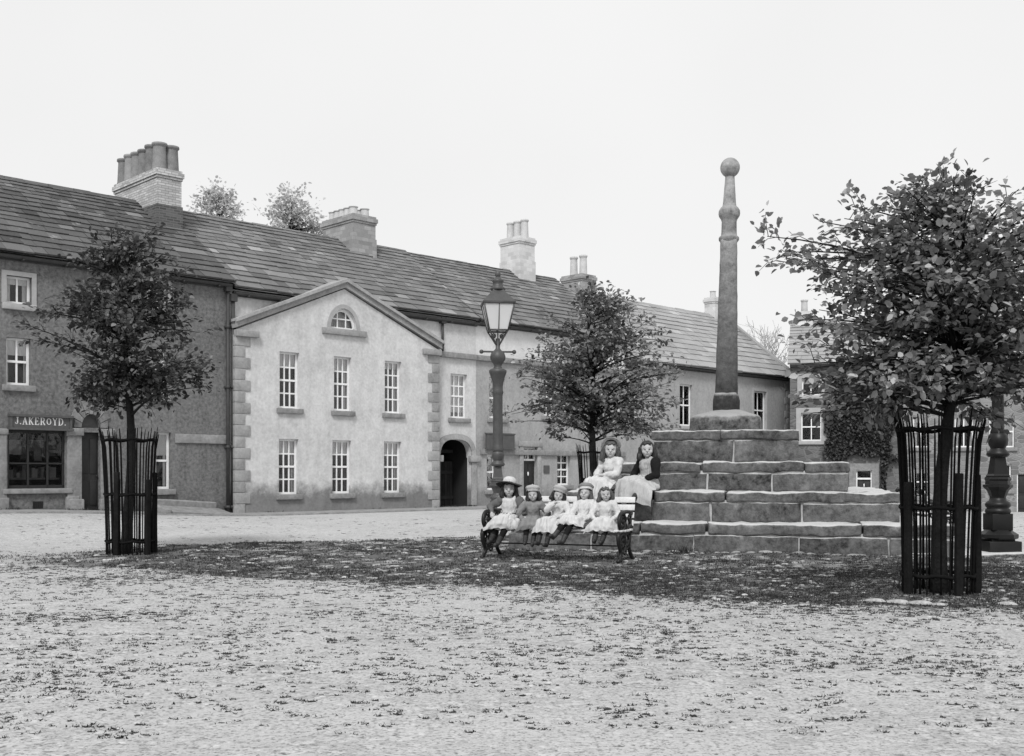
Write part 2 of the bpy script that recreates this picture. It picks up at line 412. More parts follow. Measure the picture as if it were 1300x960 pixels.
xs = sorted(set([-900,-400,-200,-110,-70,-50,-38,-30,-24,-20,-17] + [round(x,3) for x in np.arange(-15, 15.01, .16)] + [17,20,24,30,38,50,70,110,200,400,900]))
ys = sorted(set([-900,-300,-100,-30,-10,0,2,3] + [round(y,3) for y in np.arange(4, 27.01, .16)] + [28,29,30,31.5,33,35,37,40,43,46,50,54,60,70,90,130,200,400,900,1800]))
gv = [(x, y, gz(x, y) if abs(x) < 60 and -5 < y < 90 else (gz(max(-60, min(60, x)), max(-5, min(90, y))))) for y in ys for x in xs]
nx = len(xs); gf = []; gt = []
for j in range(len(ys)-1):
    for i in range(nx-1):
        gf.append((j*nx+i, j*nx+i+1, (j+1)*nx+i+1, (j+1)*nx+i))
me = bpy.data.meshes.new('ground'); me.from_pydata(gv, [], gf); me.materials.append(m_g)
at = me.attributes.new('tint', 'FLOAT', 'POINT')
at.data.foreach_set('value', [verge(p[0], p[1]) if -16 < p[0] < 16 and 8 < p[1] < 28 else 0.0 for p in gv])
me.polygons.foreach_set('use_smooth', [True]*len(gf)); me.update()
ground = bpy.data.objects.new('ground', me); COL.objects.link(ground); tag(ground, kind='structure')
# ------------------------------------------------------------------ building materials
M_ROUGH = m_render('dark_roughcast', .155, .6, .5, .8, 11, .55)
M_CREAM = m_render('limewashed_render', .54, .55, 1.0, .38, 11, .16)
M_GREY  = m_render('grey_render', .33, .6, .8, .7, 11, .2)
M_PALE  = m_render('pale_upper_render', .62, .3, .1, 1.0, 11, .12)
M_FAR   = m_render('greyish_far_render', .33, .4, .8, .8, 8, .2)
M_RUB   = m_rubble('rubble_stone', .2, 2.4, 1.4, .6)
M_RUB2  = m_rubble('ivy_house_stone', .13, 2.6, 1.3, .5)
M_QUOIN = m_plain('dressed_stone', .3, .4, 3, .9, .15, 14, .4, .02, tint=.3)
M_DOORS = m_plain('grimy_dressed_stone', .22, .5, 3, .9, .15, 14, .5, .02, tint=.3)
M_DRESS = m_plain('sill_stone', .24, .45, 5, .9, .15, 14, .4, .02)
M_SURR  = m_plain('painted_stone_surround', .36, .25, 4, .9, .15, 40, .3, .02)
M_WHITE = m_plain('white_window_paint', .78, .12, 5, .5, .35, 60, .1, .005)
M_DARKP = m_plain('dark_door_paint', .022, .5, 5, .55, .35, 30, .2, .01)
M_SIGN  = m_plain('grey_sign_paint', .085, .3, 6, .6, .3, 40, .1, .005)
M_LETT  = m_plain('pale_lettering', .6, .15, 9, .6, .3)
M_BLIND = m_plain('linen_blind', .9, .12, 3, .9, .1, 60, .1, .005)
M_IRON  = m_plain('black_iron', .01, .5, 9, .5, .4, 60, .3, .004)
M_PIPE  = m_plain('grey_lead_pipe', .05, .4, 6, .6, .35, 50, .2, .005)
M_INT   = m_plain('dark_room', .03, .3, 2, .9, .1)  # indoor gloom put into the colour: near-black panels behind windows and arch
M_GLASS = m_glass('window_glass')
M_SL1 = m_slate('old_stone_slates', .1, .8, 1.9)
M_SL2 = m_slate('grey_stone_slates', .16, .7, .9)
M_SL3 = m_slate('hazed_stone_slates', .3, .22, .3)  # distance haze painted in: paler slates for the far roofs
M_BRPALE = m_brick('pale_brick', .5, .23, .075, .5, .3)
M_BRDARK = m_brick('sooty_brick', .12, .23, .075, 1.4, .4)
M_BRGREY = m_brick('grey_brick', .33, .3, .14, .8, .3)
M_BRFAR = m_brick('far_chimney_stone', .6, .34, .16, .9, .2)  # haze over the far stacks put into the colour as lighter masonry
M_POT = m_plain('clay_pot', .24, .4, 5, .8, .2, tint=.3)
M_POTF = m_plain('far_clay_pot', .5, .25, 5, .8, .2)  # lighter copy of the pot clay, with distance haze in the colour

def wall_grid(mb, x0, x1, z0, z1, ops, y=0.0, rev=.2, mi=0, xtra=(), skip_reveal=()):
    xs = sorted(set([x0, x1] + [o[0] for o in ops] + [o[1] for o in ops] + list(xtra)))
    zs = sorted(set([z0, z1] + [o[2] for o in ops] + [o[3] for o in ops]))
    xs = [x for x in xs if x0 <= x <= x1]; zs = [z for z in zs if z0 <= z <= z1]
    for a, b in zip(xs, xs[1:]):
        for c, d in zip(zs, zs[1:]):
            mx, mz = (a+b)/2, (c+d)/2
            if any(o[0] < mx < o[1] and o[2] < mz < o[3] for o in ops): continue
            mb.quad((a,y,c),(b,y,c),(b,y,d),(a,y,d), mi)
    for (a, b, c, d) in ops:
        mb.quad((a,y,c),(a,y+rev,c),(a,y+rev,d),(a,y,d), mi)
        mb.quad((b,y,c),(b,y,d),(b,y+rev,d),(b,y+rev,c), mi)
        mb.quad((a,y,d),(a,y+rev,d),(b,y+rev,d),(b,y,d), mi)
        mb.quad((a,y,c),(b,y,c),(b,y+rev,c),(a,y+rev,c), mi)

WR = random.Random(12)
def window(root, a, b, c, d, cols=3, rows=4, y=0.0, dep=.13, blind=.0, gap=0.0, surround=0.0, sill=M_DRESS, bar=.045, mid=True, bmat=None, sillh=.16):
    mb = MB(); yy = y + dep; fw = .06
    mb.box(a, a+fw, yy, yy+.07, c, d); mb.box(b-fw, b, yy, yy+.07, c, d)
    mb.box(a+fw, b-fw, yy, yy+.07, d-fw, d); mb.box(a+fw, b-fw, yy, yy+.07, c, c+fw*1.1)
    ia, ib, ic, id_ = a+fw, b-fw, c+fw*1.1, d-fw
    zm = (ic+id_)/2
    if mid: mb.box(ia, ib, yy-.005, yy+.065, zm-.03, zm+.03)
    for i in range(1, cols):
        x = lerp(ia, ib, i/cols); mb.box(x-bar/2, x+bar/2, yy+.012, yy+.05, ic, id_)
    for j in range(1, rows):
        z = lerp(ic, id_, j/rows)
        if mid and abs(z-zm) < .05: continue
        mb.box(ia, ib, yy+.014, yy+.048, z-bar/2, z+bar/2)
    if gap: mb.box(ia, ib, yy+.01, yy+.06, ic+gap-.03, ic+gap+.03)
    o = mb.obj('window', M_WHITE, root)
    p = MB(); p.box(ia-.01, ib+.01, yy+.028, yy+.034, ic-.01, id_+.01); p.obj('pane', M_GLASS, o)
    if blind:
        q = MB(); n = 10; zb = lerp(id_, ic, blind)
        for i in range(n):
            xa, xb = lerp(ia-.02, ib+.02, i/n), lerp(ia-.02, ib+.02, (i+1)/n)
            ya, yb = yy+.055+.01*math.sin(i*2.1), yy+.055+.01*math.sin((i+1)*2.1)
            q.quad((xa,ya,zb),(xb,yb,zb),(xb,yb,id_+.03),(xa,ya,id_+.03))
        q.obj('blind', bmat or M_BLIND, o)
    if blind and cols < 4 and WR.random() < .6:
        sw = (ib-ia)*WR.uniform(.12, .26)
        for (p0, p1) in ((ia, ia+sw), (ib-sw*WR.uniform(.6,1.1), ib)):
            q = MB()
            for i in range(6):
                xa, xb = lerp(p0, p1, i/6), lerp(p0, p1, (i+1)/6); q.quad((xa, yy+.09+.015*(i%2), ic), (xb, yy+.09+.015*((i+1)%2), ic), (xb, yy+.09+.015*((i+1)%2), id_), (xa, yy+.09+.015*(i%2), id_))
            q.obj('curtain', bmat or M_BLIND, o)
    if sill:
        s = MB(); s.bbox(a-.11, b+.11, y-.09, y+dep+.02, c-sillh, c-.003, .015, n=(4,1,1), amp=.006, seed=a); s.obj('sill', sill, o)
    if surround:
        s = MB(); e = surround
        s.box(a-e, a-.003, y-.025, y+.03, c, d+e); s.box(b+.003, b+e, y-.025, y+.03, c, d+e); s.box(a-.003, b+.003, y-.025, y+.03, d+.003, d+e)
        s.obj('surround', M_SURR, o)
    return o

def slates(root, x0, x1, yb, zb, yt, zt, mat, e0=.34, e1=.2, seed=1, wmean=.4, thick=.05):
    r = random.Random(seed); mb = MB()
    L = math.hypot(yt-yb, zt-zb); dy, dz = (yt-yb)/L, (zt-zb)/L; ny, nz = -dz, dy
    mb.quad((x0,yb,zb-.03),(x1,yb,zb-.03),(x1,yt,zt-.03),(x0,yt,zt-.03), 0, .2)
    u = 0.0; rowsag = [r.uniform(-.02,.02) for _ in range(80)]; j = 0
    while u < L - .03:
        e = lerp(e0, e1, u/L)*r.uniform(.9, 1.1); ue = min(L, u + e*1.55); x = x0 - r.uniform(0, .25)
        while x < x1:
            wd = wmean*r.uniform(.6, 1.6)*lerp(1.15, .8, u/L); xa, xb = max(x0, x+.006), min(x1, x+wd-.006)
            if xb - xa > .03:
                d0 = rowsag[j % 80] + r.uniform(-.022, .022); d1 = d0 + r.uniform(-.012, .012)
                lift = thick + r.uniform(0, .018); t = min(1, max(0, r.gauss(.5, .24)))
                if r.random() < .05: t = r.uniform(.9, 2.0)
                sg = .03*noise.noise((x*.35, u*.6, seed))
                def P(xx, uu, h): return (xx, yb + dy*uu + ny*(h+sg), zb + dz*uu + nz*(h+sg))
                A, B = P(xa, u+d0, lift), P(xb, u+d1, lift+r.uniform(-.006,.006)); C, D = P(xb, ue, .012), P(xa, ue, .012)
                A0, B0 = P(xa, u+d0, lift-thick), P(xb, u+d1, lift-thick)
                mb.quad(A, B, C, D, 0, t); mb.quad(A0, B0, B, A, 0, t*.6); mb.quad(A0, A, D, D, 0, t*.6) if False else None
                mb.add([A0, A, D], [(0,1,2)], 0, t*.6); mb.add([B0, C, B], [(0,1,2)], 0, t*.6)
            x += wd
        u += e; j += 1
    # ridge stones
    x = x0
    while x < x1 - .05:
        xb = min(x1, x + r.uniform(.5, .75)); t = r.uniform(.3, .8); h = r.uniform(-.012, .012)
        mb.add([(x+.008, yt-.16, zt-.1+h), (xb-.008, yt-.16, zt-.1+h), (xb-.008, yt-.03, zt+.045+h), (x+.008, yt-.03, zt+.045+h), (xb-.008, yt+.03, zt+.045+h), (x+.008, yt+.03, zt+.045+h), (xb-.008, yt+.16, zt-.1+h), (x+.008, yt+.16, zt-.1+h)],
               [(0,1,2,3),(3,2,4,5),(5,4,6,7),(0,3,5,7),(1,6,4,2)], 0, t)
        x = xb
    return mb

def chimney(root, lx, ly, wx, wy, z0, zn, z1, matlow, mathi, pots, potmat, pr=.15, ph=.8, cornice=True, mat_c=None):
    """stack wx along the ridge, wy across; zn where the low masonry ends; pots = list of (dx, dy, scale)"""
    mb = MB()
    mb.box(lx-wx/2, lx+wx/2, ly-wy/2, ly+wy/2, z0, zn, 0); 
    mb.box(lx-wx/2+.03, lx+wx/2-.03, ly-wy/2+.03, ly+wy/2-.03, zn, z1-.3, 1)
    if cornice:
        mb.box(lx-wx/2-.0, lx+wx/2+.0, ly-wy/2-.0, ly+wy/2+.0, z1-.3, z1-.22, 1)
        mb.box(lx-wx/2-.035, lx+wx/2+.035, ly-wy/2-.035, ly+wy/2+.035, z1-.22, z1-.08, 1)
        mb.box(lx-wx/2+.01, lx+wx/2-.01, ly-wy/2+.01, ly+wy/2-.01, z1-.08, z1, 1)
    else: mb.box(lx-wx/2+.03, lx+wx/2-.03, ly-wy/2+.03, ly+wy/2-.03, z1-.3, z1, 1)
    c = mb.obj('chimney', [matlow, mathi], root)
    for (dx, dy, s) in pots:
        p = MB(); h = ph*s
        p.lathe([(pr*1.08, z1-.02), (pr*1.02, z1+h*.1), (pr*.9, z1+h*.8), (pr*.9, z1+h*.86), (pr*1.1, z1+h*.9), (pr*1.08, z1+h*.98), (pr*.8, z1+h), (pr*.75, z1+h*.8)], lx+dx, ly+dy, 14, 0, random.random(), cap=False)
        p.obj('chimney_pot', potmat, c)
    return c

def shell(root, L, depth, eave, ridge, wmat, zb=-.8, left=True, right=True):
    mb = MB(); h = depth/2
    mb.quad((0,depth,zb),(0,depth,eave),(L,depth,eave),(L,depth,zb))
    for x in ([0.0] if left else []) + ([L] if right else []):
        mb.add([(x,.0,zb),(x,depth,zb),(x,depth,eave),(x,h,ridge-.06),(x,0,eave)], [(0,1,2,3,4)])
    return mb
def back_roof(mb, L, depth, eave, ridge, mi=0):
    mb.quad((0,depth/2,ridge),(L,depth/2,ridge),(L,depth+.25,eave-.12),(0,depth+.25,eave-.12), mi, .5)
def rooms(root, L, depth, eave):
    mb = MB(); mb.quad((.1,2.2,-.2),(L-.1,2.2,-.2),(L-.1,2.2,eave-.1),(.1,2.2,eave-.1))
    mb.quad((.1,.35,2.9),(L-.1,.35,2.9),(L-.1,2.2,2.9),(.1,2.2,2.9)); mb.obj('room_gloom_panel', M_INT, root)
def gutter(root, x0, x1, z, y=-.16, bedmould=True):
    mb = MB()
    n = 6
    for i in range(n):
        a0, a1 = PI*i/n, PI*(i+1)/n
        p = lambda a: (y - .075*math.cos(a), z - .075*math.sin(a))
        A, B = p(a0), p(a1); mb.quad((x0,A[0],A[1]),(x1,A[0],A[1]),(x1,B[0],B[1]),(x0,B[0],B[1]))
        mb.quad((x0,A[0]*.98+y*.02,A[1]+.012),(x0,B[0],B[1]+.012),(x1,B[0],B[1]+.012),(x1,A[0]*.98+y*.02,A[1]+.012))
    mb.box(x0, x1, y+.07, -.002, z-.1, z+.05)
    x = x0+.4
    while x < x1: mb.box(x, x+.04, y-.09, y+.08, z-.1, z-.06); x += 1.1
    mb.obj('gutter', M_PIPE, root)
def drainpipe(root, x, y, z0, z1, mat=M_PIPE, r=.05):
    mb = MB(); mb.tube([(x,y,z0),(x,y,z1)], r, 10)
    z = z0+.2
    while z < z1: mb.tube([(x,y,z),(x,y,z+.09)], r*1.35, 10); mb.box(x-r*1.9,x+r*1.9,y,y+r*1.6,z+.02,z+.07); z += 1.75
    mb.box(x-.1, x+.1, y-.09, y+.08, z1-.05, z1+.16); mb.obj('drainpipe', mat, root)
def house(name, label, s0, s1, O=OA, D=DA):
    P = O + D*s0
    return empty(name, (P.x, P.y, 0), math.atan2(D.y, D.x), label, 'house')
def op(x0, x1, yt, yb, s0, off=0.0, **k):
    """opening read from the photograph on a facade plane -> local rectangle"""
    a, b = fac(x0, 600, off, **k)[0], fac(x1, 600, off, **k)[0]; xm = (x0+x1)/2
    return (a-s0, b-s0, fac(xm, yb, off, **k)[1], fac(xm, yt, off, **k)[1])

DEP = 8.0
# ================================================================== house 1: roughcast with the shop
S0 = -18.0; S1 = fac(291, 600)[0]; L = S1 - S0
h1 = house('shop_house', 'dark roughcast house with a lettered shopfront at the left end of the row', S0, S1)
E, R = 6.82, 9.72
wins = [op(8, 40, 351, 386, S0), op(8, 39, 429, 489, S0), op(197, 217, 549, 621, S0), op(191, 211, 441, 502, S0), op(192, 213, 356, 393, S0)]
shop = op(10, 83, 546, 620, S0); dr = op(103, 127, 549, 648, S0); 
fan_top = fac(115, 526)[1]
doorop = (dr[0], dr[1], .2, dr[3])
mb = shell(h1, L, DEP, E, R, M_ROUGH, right=True)
extra = [(-8, ) for _ in ()]
off_w = [(wins[0][0]-3.3, wins[0][1]-3.3, wins[0][2], wins[0][3]), (wins[1][0]-3.3, wins[1][1]-3.3, wins[1][2], wins[1][3])]
allw = wins + off_w
zs_f = doorop[3]   # springing
farc = (doorop[0], doorop[1], zs_f+.12, fan_top)
wall_grid(mb, 0, L, -.8, E, allw + [shop, doorop, farc])
# round head over the door: fill the corners of the arched light
def spandrel(mb, a, b, zsp, ztop, y=0.0, rev=.2, n=12, ex=2.0, mi=0):
    cx, rx, rz = (a+b)/2, (b-a)/2, ztop-zsp; pts = []
    for i in range(n+1):
        th = PI*(1 - i/n); c_, s_ = math.cos(th), math.sin(th)
        pts.append((cx + rx*math.copysign(abs(c_)**(2/ex), c_), zsp + rz*abs(s_)**(2/ex)))
    for p, q in zip(pts, pts[1:]):
        mb.quad((p[0],y,p[1]),(q[0],y,q[1]),(q[0],y,ztop+.0015),(p[0],y,ztop+.0015), mi)
        mb.quad((p[0],y,p[1]),(p[0],y+rev,p[1]),(q[0],y+rev,q[1]),(q[0],y,q[1]), mi)
    return pts
ap = spandrel(mb, farc[0], farc[1], farc[2], farc[3])
mb.obj('wall', M_ROUGH, h1)
mb = slates(h1, -.15, L+.06, -.3, E-.03, DEP/2, R, M_SL1, .4, .25, 11); back_roof(mb, L, DEP, E, R); mb.obj('roof', M_SL1, h1)
gutter(h1, 0, L-.02, E-.1); rooms(h1, L, DEP, E)
window(h1, *wins[0], 2, 1, blind=.25, surround=.12, mid=False, sill=M_SURR); window(h1, *wins[1], 2, 2, blind=.35, surround=.0)
window(h1, *wins[2], 1, 2, blind=.4, surround=.0, bar=.05); window(h1, *wins[3], 2, 2, blind=.45); window(h1, *wins[4], 2, 1, blind=.2, surround=.12, mid=False)
window(h1, *off_w[0], 2, 1, blind=.25, surround=.12, mid=False, sill=M_SURR); window(h1, *off_w[1], 2, 2, blind=.3)
# string course right of the door
sc_z = fac(255, 557)[1]; a, b = fac(222, 600)[0]-S0, L
q = MB(); q.bbox(a, b-.03, -.05, .04, sc_z-.14, sc_z+.12, .015, n=(8,1,1), amp=.006); q.obj('string_course', M_DRESS, h1)
# shop window: fascia, pilasters, dark sashes, goods, stall riser vent
sf = MB(); a, b, c, d = shop
for x in (a, a+(b-a)*.34, a+(b-a)*.68, b-.06): sf.box(x, x+.05, .06, .12, c, d)
sf.box(a, b, .06, .12, c, c+.08); sf.box(a, b, .06, .12, d-.08, d); sf.box(a, b, .06, .1, c+.62, c+.66); sf.box(a+(b-a)*.68, b, .06, .1, c+.95, c+.99)
so_ = sf.obj('shop_window', M_DARKP, h1)
p = MB(); p.box(a+.02, b-.02, .085, .091, c+.02, d-.02); p.obj('pane', M_GLASS, so_)
p = MB(); p.box(a+.05, b-.05, .3, .62, c+.22, c+.27)
r = random.Random(3)
for i in range(16):
    x = a+.15+i*(b-a-.3)/15; p.box(x-.05, x+.05, .36, .5, c+.272, c+.3+r.uniform(.1,.3), 0, r.random())
for i in range(7):
    x = a+.2+i*(b-a-.4)/6; p.box(x-.1, x+.1, .4, .42, d-r.uniform(.5,.8), d-.25, 0, r.random())
p.obj('shop_goods', m_plain('shop_goods', .12, .5, 3, tint=.9), so_)
p = MB(); p.bbox(a-.14, b+.16, -.1, .1, c-.14, c-.01, .02); p.obj('sill', M_DRESS, so_)
for x in (a-.3, b+.03):
    p = MB(); p.bbox(x, x+.26, -.07, .06, -.4, d+.02, .02, n=(1,1,10), amp=.006, seed=x); p.bbox(x-.04, x+.3, -.12, .05, -.4, .62, .03, n=(1,1,2), amp=.012, seed=x)
    p.bbox(x-.03, x+.29, -.1, .05, d-.14, d+.0, .02); p.obj('pilaster', M_DOORS, h1)
p = MB(); vx = fac(48, 600)[0]-S0; vz = fac(48, 641)[1]; p.box(vx-.13, vx+.13, -.012, .02, vz-.09, vz+.09)
for i in range(5): p.box(vx-.12+i*.05, vx-.1+i*.05, -.02, -.013, vz-.08, vz+.08)
p.obj('vent', M_IRON, h1)
sb = op(12, 87, 529, 544, S0); M = MB()
M.box(sb[0], sb[1]+.02, -.13, -.02, sb[2]-.01, sb[3])
for (z0_, z1_) in ((sb[2]-.05, sb[2]), (sb[3]-.02, sb[3]+.04)): M.box(sb[0]-.05, sb[1]+.07, -.19, -.01, z0_, z1_)
for x in (sb[0]-.03, sb[1]-.02): M.box(x, x+.05, -.16, -.014, sb[2], sb[3]-.02)
sign = M.obj('sign_board', M_SIGN, h1)
GL = {  # slab-serif capitals, strokes on a unit em: (x0,y0,x1,y1,width)
 'J': (.5, [(.34,1,.34,.25,.17),(.16,1,.5,1,.08)], [('arc',.2,.26,.14,.22,PI,2*PI,.1)]),
 '.': (.24, [(.05,.07,.2,.07,.14)], []),
 'A': (.74, [(.12,0,.36,1,.09),(.37,1,.6,0,.17),(.2,.33,.53,.33,.08),(.0,.0,.26,.0,.08),(.46,0,.74,0,.08)], []),
 'K': (.74, [(.16,0,.16,1,.17),(.2,.42,.58,1,.09),(.32,.55,.6,0,.16),(.02,0,.3,0,.08),(.02,1,.3,1,.08),(.46,1,.7,1,.08),(.48,0,.74,0,.08)], []),
 'E': (.66, [(.16,0,.16,1,.17),(.02,0,.6,0,.09),(.02,1,.58,1,.09),(.16,.52,.44,.52,.09),(.6,0,.6,.24,.07),(.58,1,.58,.78,.07),(.44,.38,.44,.66,.06)], []),
 'R': (.74, [(.16,0,.16,1,.17),(.02,0,.3,0,.08),(.02,1,.36,1,.09),(.16,.47,.36,.47,.09),(.38,.46,.62,0,.16),(.5,0,.74,0,.08)], [('arc',.36,.735,.2,.265,-PI/2,PI/2,.15)]),
 'O': (.76, [], [('arc',.38,.5,.27,.44,0,2*PI,.15)]),
 'Y': (.72, [(.1,1,.36,.5,.15),(.62,1,.37,.5,.09),(.36,.5,.36,0,.17),(.0,1,.24,1,.08),(.5,1,.74,1,.08),(.2,0,.52,0,.08)], []),
 'D': (.76, [(.16,0,.16,1,.17),(.02,0,.36,0,.09),(.02,1,.36,1,.09)], [('arc',.34,.5,.3,.455,-PI/2,PI/2,.16)])}
def lettering(root, text, x0, x1, z0, h, y, mat, th=.012):
    tot = sum(GL[ch][0]+.12 for ch in text); k = (x1-x0)/tot; x = x0; mb = MB()
    for n, ch in enumerate(text):
        wd, st, arcs = GL[ch]; yy = y
        def stroke(ax, ay, bx, by, wdt, zo):
            A = Vector((x+ax*k, 0, z0+ay*h)); B = Vector((x+bx*k, 0, z0+by*h)); d = (B-A)
            if d.length < 1e-6: return
            nn = Vector((-d.z, 0, d.x)).normalized()*wdt*k/2
            mb.add([(p.x, yy-zo, p.z) for p in (A+nn, A-nn, B-nn, B+nn)], [(0,1,2,3)], 0, .5)
        i = 0
        for s_ in st: i += 1; stroke(*s_, .003+.0006*i)
        for (_, cx, cy, rx, ry, a0, a1, wdt) in arcs:
            N = 14
            for q_ in range(N):
                t0, t1 = lerp(a0, a1, q_/N), lerp(a0, a1, (q_+1)/N); i += 1
                stroke(cx+rx*math.cos(t0), cy+ry*math.sin(t0), cx+rx*math.cos(t1), cy+ry*math.sin(t1), wdt*(.6+.4*abs(math.cos((t0+t1)/2))), .003+.0004*i)
        x += (wd+.12)*k
    return mb.obj('lettering', mat, root)
lh = (sb[3]-sb[2])*.58
lettering(sign, 'J.AKEROYD.', sb[0]+.09, sb[1]-.1, sb[2]+.09, lh, -.131, M_LETT)
# shop door, its pilasters, transom and fan board
d0 = MB(); a, b = doorop[0], doorop[1]
d0.box(a, b, .12, .17, .15, doorop[3])
for (u0, u1, w0, w1) in ((.1,.45,.08,.4),(.55,.9,.08,.4),(.1,.45,.48,.92),(.55,.9,.48,.92)):
    H = doorop[3]-.2; d0.bbox(lerp(a,b,u0), lerp(a,b,u1), .1, .13, .2+H*w0, .2+H*w1, .01)
do = d0.obj('door', M_DARKP, h1)
p = MB(); p.ell((lerp(a,b,.9), .08, 1.15), (.03,.03,.03)); p.obj('handle', M_IRON, do)
p = MB(); p.box(a-.02, b+.02, .06, .16, farc[2]-.12, farc[2])
p.add([(x, .13, z) for (x, z) in ap] , [tuple(range(len(ap)))]); p.obj('fan_board', M_SIGN, h1)
p = MB()
for x0_, x1_ in ((a-.34, a-.004), (b+.004, b+.34)):
    p.bbox(x0_, x1_, -.07, .03, -.2, zs_f-.1, .015, n=(1,1,8), amp=.006, seed=x0_); p.bbox(x0_-.04, x1_+.04, -.12, .03, zs_f-.1, zs_f+.1, .02, n=(2,1,1)); p.bbox(x0_-.04, x1_+.04, -.13, .03, -.2, .55, .03, n=(2,1,2), amp=.012)
cx, rx = (a+b)/2, (b-a)/2+.01
for i in range(9):   # rough voussoirs of irregular length
    t0, t1 = PI*i/9+.02, PI*(i+1)/9-.02; ro = rx + (.3 if i % 2 else .2); zz = farc[2]; rz = farc[3]-farc[2]+.01; ko = ro/rx
    vs = [(cx+rx*math.cos(t), yv, zz+rz*math.sin(t)) for yv in (-.05, .02) for t in (t0, t1)] + [(cx+ro*math.cos(t), yv, zz+rz*ko*math.sin(t)) for yv in (-.05, .02) for t in (t0, t1)]
    p.add(vs, [(0,1,5,4),(0,4,6,2),(1,3,7,5),(4,5,7,6),(0,2,3,1)], 0, random.random())
p.obj('door_surround', M_DOORS, h1)
s_, z_ = fac(189, 600, 4.0); lc = s_ - S0
pots = [(-.19, -1.2+i*.48, 1+.03*math.sin(i*2)) for i in range(6)] + [(.2, -1.2, .97)]
chimney(h1, lc-.05, 4.0, .85, 3.0, 8.3, fac(201, 259, 2.6)[1], fac(201, 213, 2.6)[1], M_BRDARK, M_BRPALE, pots, M_POT, .215, .82)
drainpipe(h1, L-.09, -.09, .0, E-.25)
# flashing strip on slates
# ================================================================== house 2: pedimented, limewashed
S0 = fac(291, 600)[0]; S1 = fac(604, 600)[0]; L = S1 - S0; E, R = 6.62, 9.66
h2 = house('pediment_house', 'pale limewashed house with a pedimented front and an arched carriage entrance', S0, S1)
PY = -.25
pa, pb = fac(299, 600, PY)[0]-S0, fac(557, 600, PY)[0]-S0; papx = fac(437, 600, PY)[0]-S0
ws_u = [op(355, 380, 447, 518, S0, PY), op(424, 446, 453, 522, S0, PY), op(488.5, 509.5, 459, 525, S0, PY)]
ws_l = [op(354, 379, 555, 625, S0, PY), op(422, 446, 559, 627, S0, PY), op(487.5, 509.5, 563, 627.5, S0, PY)]
# one floor, one height: level out small reading errors
def level(ws):
    c = sum(w_[2] for w_ in ws)/len(ws); d = sum(w_[3] for w_ in ws)/len(ws); return [(w_[0], w_[1], c, d) for w_ in ws]
ws_u, ws_l = level(ws_u), level(ws_l)
lun = op(419.5, 452.5, 392, 418, S0, PY)
ZF = 5.42; ZA = fac(437, 367, PY)[1]
wu = op(572, 593, 475, 531, S0); arch = op(558, 598, 558, 650, S0); arch = (arch[0], arch[1], -.1, arch[3])
mb = shell(h2, L, DEP, E, R, M_CREAM, left=True, right=True)
wall_grid(mb, 0, L, -.8, E, [wu, arch, (pa+.3, pb-.3, .0, 5.3)], rev=.2)
zsp = arch[3]-.62
pts_arch = spandrel(mb, arch[0], arch[1], zsp, arch[3], 0, .25, 14, 2.7)
# pedimented bay
wall_grid(mb, pa, pb, -.8, ZF, ws_u + ws_l, PY, .2)
mb.quad((pa,PY,-.8),(pa,PY,ZF),(pa,0,ZF),(pa,0,-.8)); mb.quad((pb,PY,-.8),(pb,0,-.8),(pb,0,ZF),(pb,PY,ZF))
def zr(x): return lerp(ZF, ZA, (x-pa)/(papx-pa)) if x < papx else lerp(ZA, ZF, (x-papx)/(pb-papx))
ln = []; cx = (lun[0]+lun[1])/2; rx = (lun[1]-lun[0])/2
N = 16
lx_ = [cx - rx*math.cos(PI*i/N) for i in range(N+1)]; lz_ = [lun[2] + (lun[3]-lun[2])*math.sin(PI*i/N) for i in range(N+1)]
bx = sorted(set([pa, pb, papx] + lx_))
for x0_, x1_ in zip(bx, bx[1:]):
    if lun[0]-1e-6 <= x0_ and x1_ <= lun[1]+1e-6:
        mb.quad((x0_,PY,ZF),(x1_,PY,ZF),(x1_,PY,lun[2]),(x0_,PY,lun[2]))
        f_ = lambda x: lun[2] + (lun[3]-lun[2])*math.sqrt(max(0, 1-((x-cx)/rx)**2))
        mb.quad((x0_,PY,f_(x0_)),(x1_,PY,f_(x1_)),(x1_,PY,zr(x1_)),(x0_,PY,zr(x0_)))
        mb.quad((x0_,PY,f_(x0_)),(x0_,PY+.2,f_(x0_)),(x1_,PY+.2,f_(x1_)),(x1_,PY,f_(x1_)))
    else: mb.quad((x0_,PY,ZF),(x1_,PY,ZF),(x1_,PY,zr(x1_)),(x0_,PY,zr(x0_)))
mb.obj('wall', M_CREAM, h2)
mb = slates(h2, .07, L+.02, -.2, E+.04, DEP/2, R, M_SL2, .4, .25, 23); back_roof(mb, L, DEP, E, R)
# little valley roof behind the pediment
for (x0_, x1_, zz0, zz1) in ((pa-.1, papx, ZF+.22, ZA+.24), (papx, pb+.1, ZA+.24, ZF+.22)):
    mb.quad((x0_,PY-.1,zz0),(x1_,PY-.1,zz1),(x1_,1.4,zz1),(x0_,1.4,zz0), 0, .6)
mb.obj('roof', M_SL2, h2)
rooms(h2, L, DEP, E)
